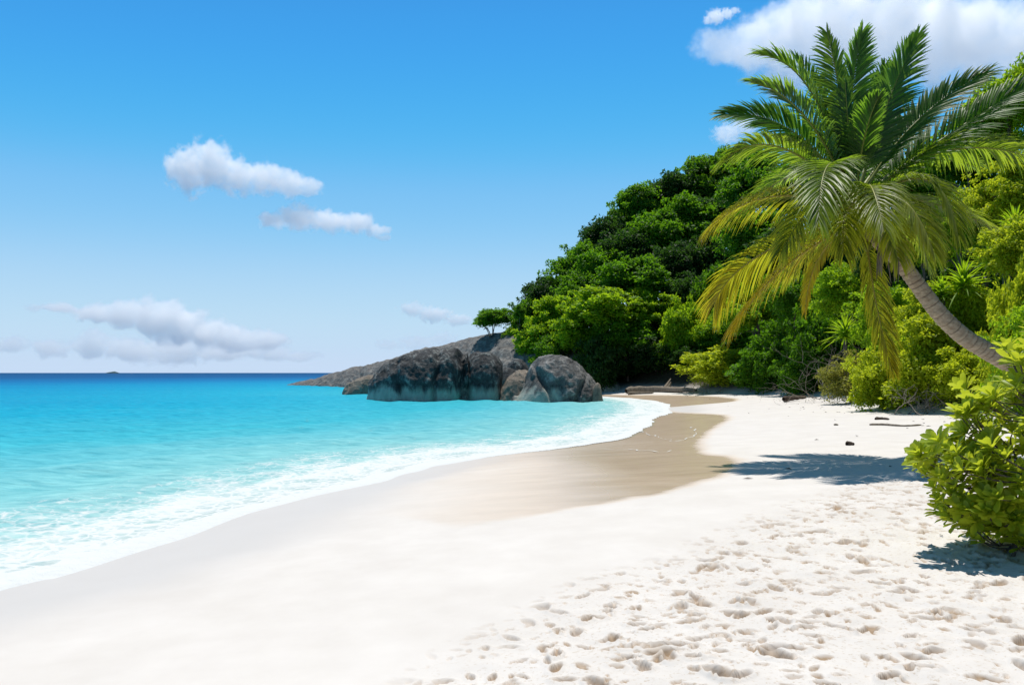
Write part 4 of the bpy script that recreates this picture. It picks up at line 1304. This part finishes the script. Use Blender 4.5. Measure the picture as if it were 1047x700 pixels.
# ------------------------------------------------------------------ clouds
def cloud_mat(name, dens, cells, size, amp, g):
    """scattering droplets: dense inside the puffs, broken by turbulence towards their edges"""
    t = NT(name)
    p = t.objco()
    w = t.n('ShaderNodeTexNoise'); t.set(w, 'Vector', p); t.set(w, 'Scale', 5.0 / size); t.set(w, 'Detail', 2.0)
    wv = t.n('ShaderNodeVectorMath', operation='MULTIPLY_ADD'); t.set(wv, 0, w.outputs['Color']); t.set(wv, 1, (size * 0.05,) * 3); t.set(wv, 2, p)
    q0 = t.n('ShaderNodeVectorMath', operation='SUBTRACT'); t.set(q0, 0, wv.outputs[0]); t.set(q0, 1, (size * 0.025,) * 3)
    d = None
    for c, r in cells:
        a = t.n('ShaderNodeVectorMath', operation='SUBTRACT'); t.set(a, 0, q0.outputs[0]); t.set(a, 1, tuple(c))
        m = t.n('ShaderNodeVectorMath', operation='MULTIPLY'); t.set(m, 0, a.outputs[0]); t.set(m, 1, tuple(1.0 / x for x in r))
        l = t.n('ShaderNodeVectorMath', operation='LENGTH'); t.set(l, 0, m.outputs[0])
        d = l.outputs['Value'] if d is None else t.math('MINIMUM', d, l.outputs['Value'])
    n = t.noise(p, 14.0 / size, 8, 0.66)
    f = t.math('ADD', t.math('SUBTRACT', 1.0, d), t.math('MULTIPLY', t.math('SUBTRACT', n, 0.5), amp))
    dd = t.math('MULTIPLY', t.ramp(f, [(0.0, 0.0), (0.10, 0.12), (0.32, 1.0)]), dens)
    v = t.n('ShaderNodeVolumeScatter')
    t.set(v, 'Color', (1, 1, 1, 1)); t.set(v, 'Density', dd); t.set(v, 'Anisotropy', g)
    m = t.done(v.outputs[0], vol=True)
    m.cycles.volume_step_rate = 0.35
    return m

def ico(sub):
    import bmesh
    bm = bmesh.new(); bmesh.ops.create_icosphere(bm, subdivisions=sub, radius=1.0)
    V = np.array([v.co[:] for v in bm.verts]); f = np.array([[v.index for v in q.verts] for q in bm.faces]); bm.free()
    return V, f
ICO = ico(4)

def cloud(puffs, D, label, dens=0.05, seed=0, thick=0.8, amp=2.35, g=0.42):
    """cumulus: a lumpy envelope round overlapping puffs; its droplets thin out raggedly towards the skin"""
    b = Bag()
    us = [q[0] for q in puffs]; vs = [q[1] for q in puffs]
    c0 = P(np.mean(us), np.mean(vs), D)
    cells = []
    size = (max(u + r for u, v, r, h in puffs) - min(u - r for u, v, r, h in puffs)) * D / F
    for (u, v, ru, rv) in puffs:
        c = P(u, v, D) - c0
        r = np.array([ru, (ru + rv) * 0.5 * thick, rv]) * D / F
        cells.append((c, r))
        b.add(ICO[0] * r * 1.4 + c, ICO[1])
    o = b.obj('cloud', cloud_mat('cloud_' + str(seed), dens, cells, size, amp, g))
    md = o.modifiers.new('fuse', 'REMESH'); md.mode = 'VOXEL'; md.voxel_size = size / 120
    dg = bpy.context.evaluated_depsgraph_get()
    me = bpy.data.meshes.new_from_object(o.evaluated_get(dg))
    o.modifiers.clear()
    old = o.data; o.data = me; bpy.data.meshes.remove(old)
    o.location = tuple(c0)
    tag(o, label, 'cloud', 'clouds')
    return o

cloud([(192, 174, 22, 26), (216, 168, 24, 26), (244, 180, 24, 19), (272, 182, 24, 18), (298, 187, 22, 15), (316, 192, 15, 10)], 2600,
      'larger of the two white clouds floating in the open sky on the left', seed=1, dens=0.026)
cloud([(282, 226, 20, 9), (306, 222, 22, 14), (336, 226, 24, 12), (364, 227, 22, 12), (384, 235, 14, 7), (393, 242, 8, 4)], 2600,
      'smaller flat white cloud just below the larger left one', seed=2, dens=0.030)
cloud([(740, 46, 30, 20), (772, 46, 38, 32), (814, 34, 48, 46), (860, 30, 54, 58), (908, 30, 54, 66), (958, 34, 54, 62), (1004, 40, 50, 52), (1048, 40, 46, 42), (1092, 42, 46, 36), (800, 78, 34, 22)], 2300,
      'great white cloud behind the palm at the top right', seed=3, dens=0.014)
cloud([(724, 21, 6, 5), (732, 17, 11, 8), (743, 14, 9, 6), (752, 11, 6, 4)], 2300, 'small white puff above the left end of the great cloud', seed=4, dens=0.05)
cloud([(744, 137, 17, 12), (762, 128, 16, 13), (778, 119, 15, 12)], 2400, 'small cloud scrap behind the left palm fronds', seed=5, dens=0.024)
cloud([(62, 316, 32, 6), (98, 319, 30, 11), (130, 322, 28, 15), (154, 325, 28, 21), (174, 322, 22, 20), (186, 334, 32, 20), (214, 341, 28, 17), (240, 345, 30, 14), (270, 348, 28, 10)], 5200,
      'long towering cloud bank low over the sea horizon', seed=6, dens=0.014)
cloud([(12, 354, 20, 11), (50, 355, 24, 11), (92, 352, 22, 15), (132, 357, 32, 15), (178, 358, 34, 16), (224, 360, 34, 13), (268, 357, 28, 11), (310, 362, 20, 6)], 6200,
      'row of small pale clouds lying right on the sea horizon', seed=7, dens=0.008)
cloud([(422, 316, 15, 8), (444, 321, 20, 9), (468, 327, 16, 7)], 3600, 'thin white cloud over the granite ledge', seed=8, g=0.3, thick=0.5, dens=0.03)
cloud([(396, 352, 16, 6), (426, 350, 22, 9), (454, 346, 18, 8)], 5000, 'faint low cloud just above the granite ledge', seed=9, dens=0.007)
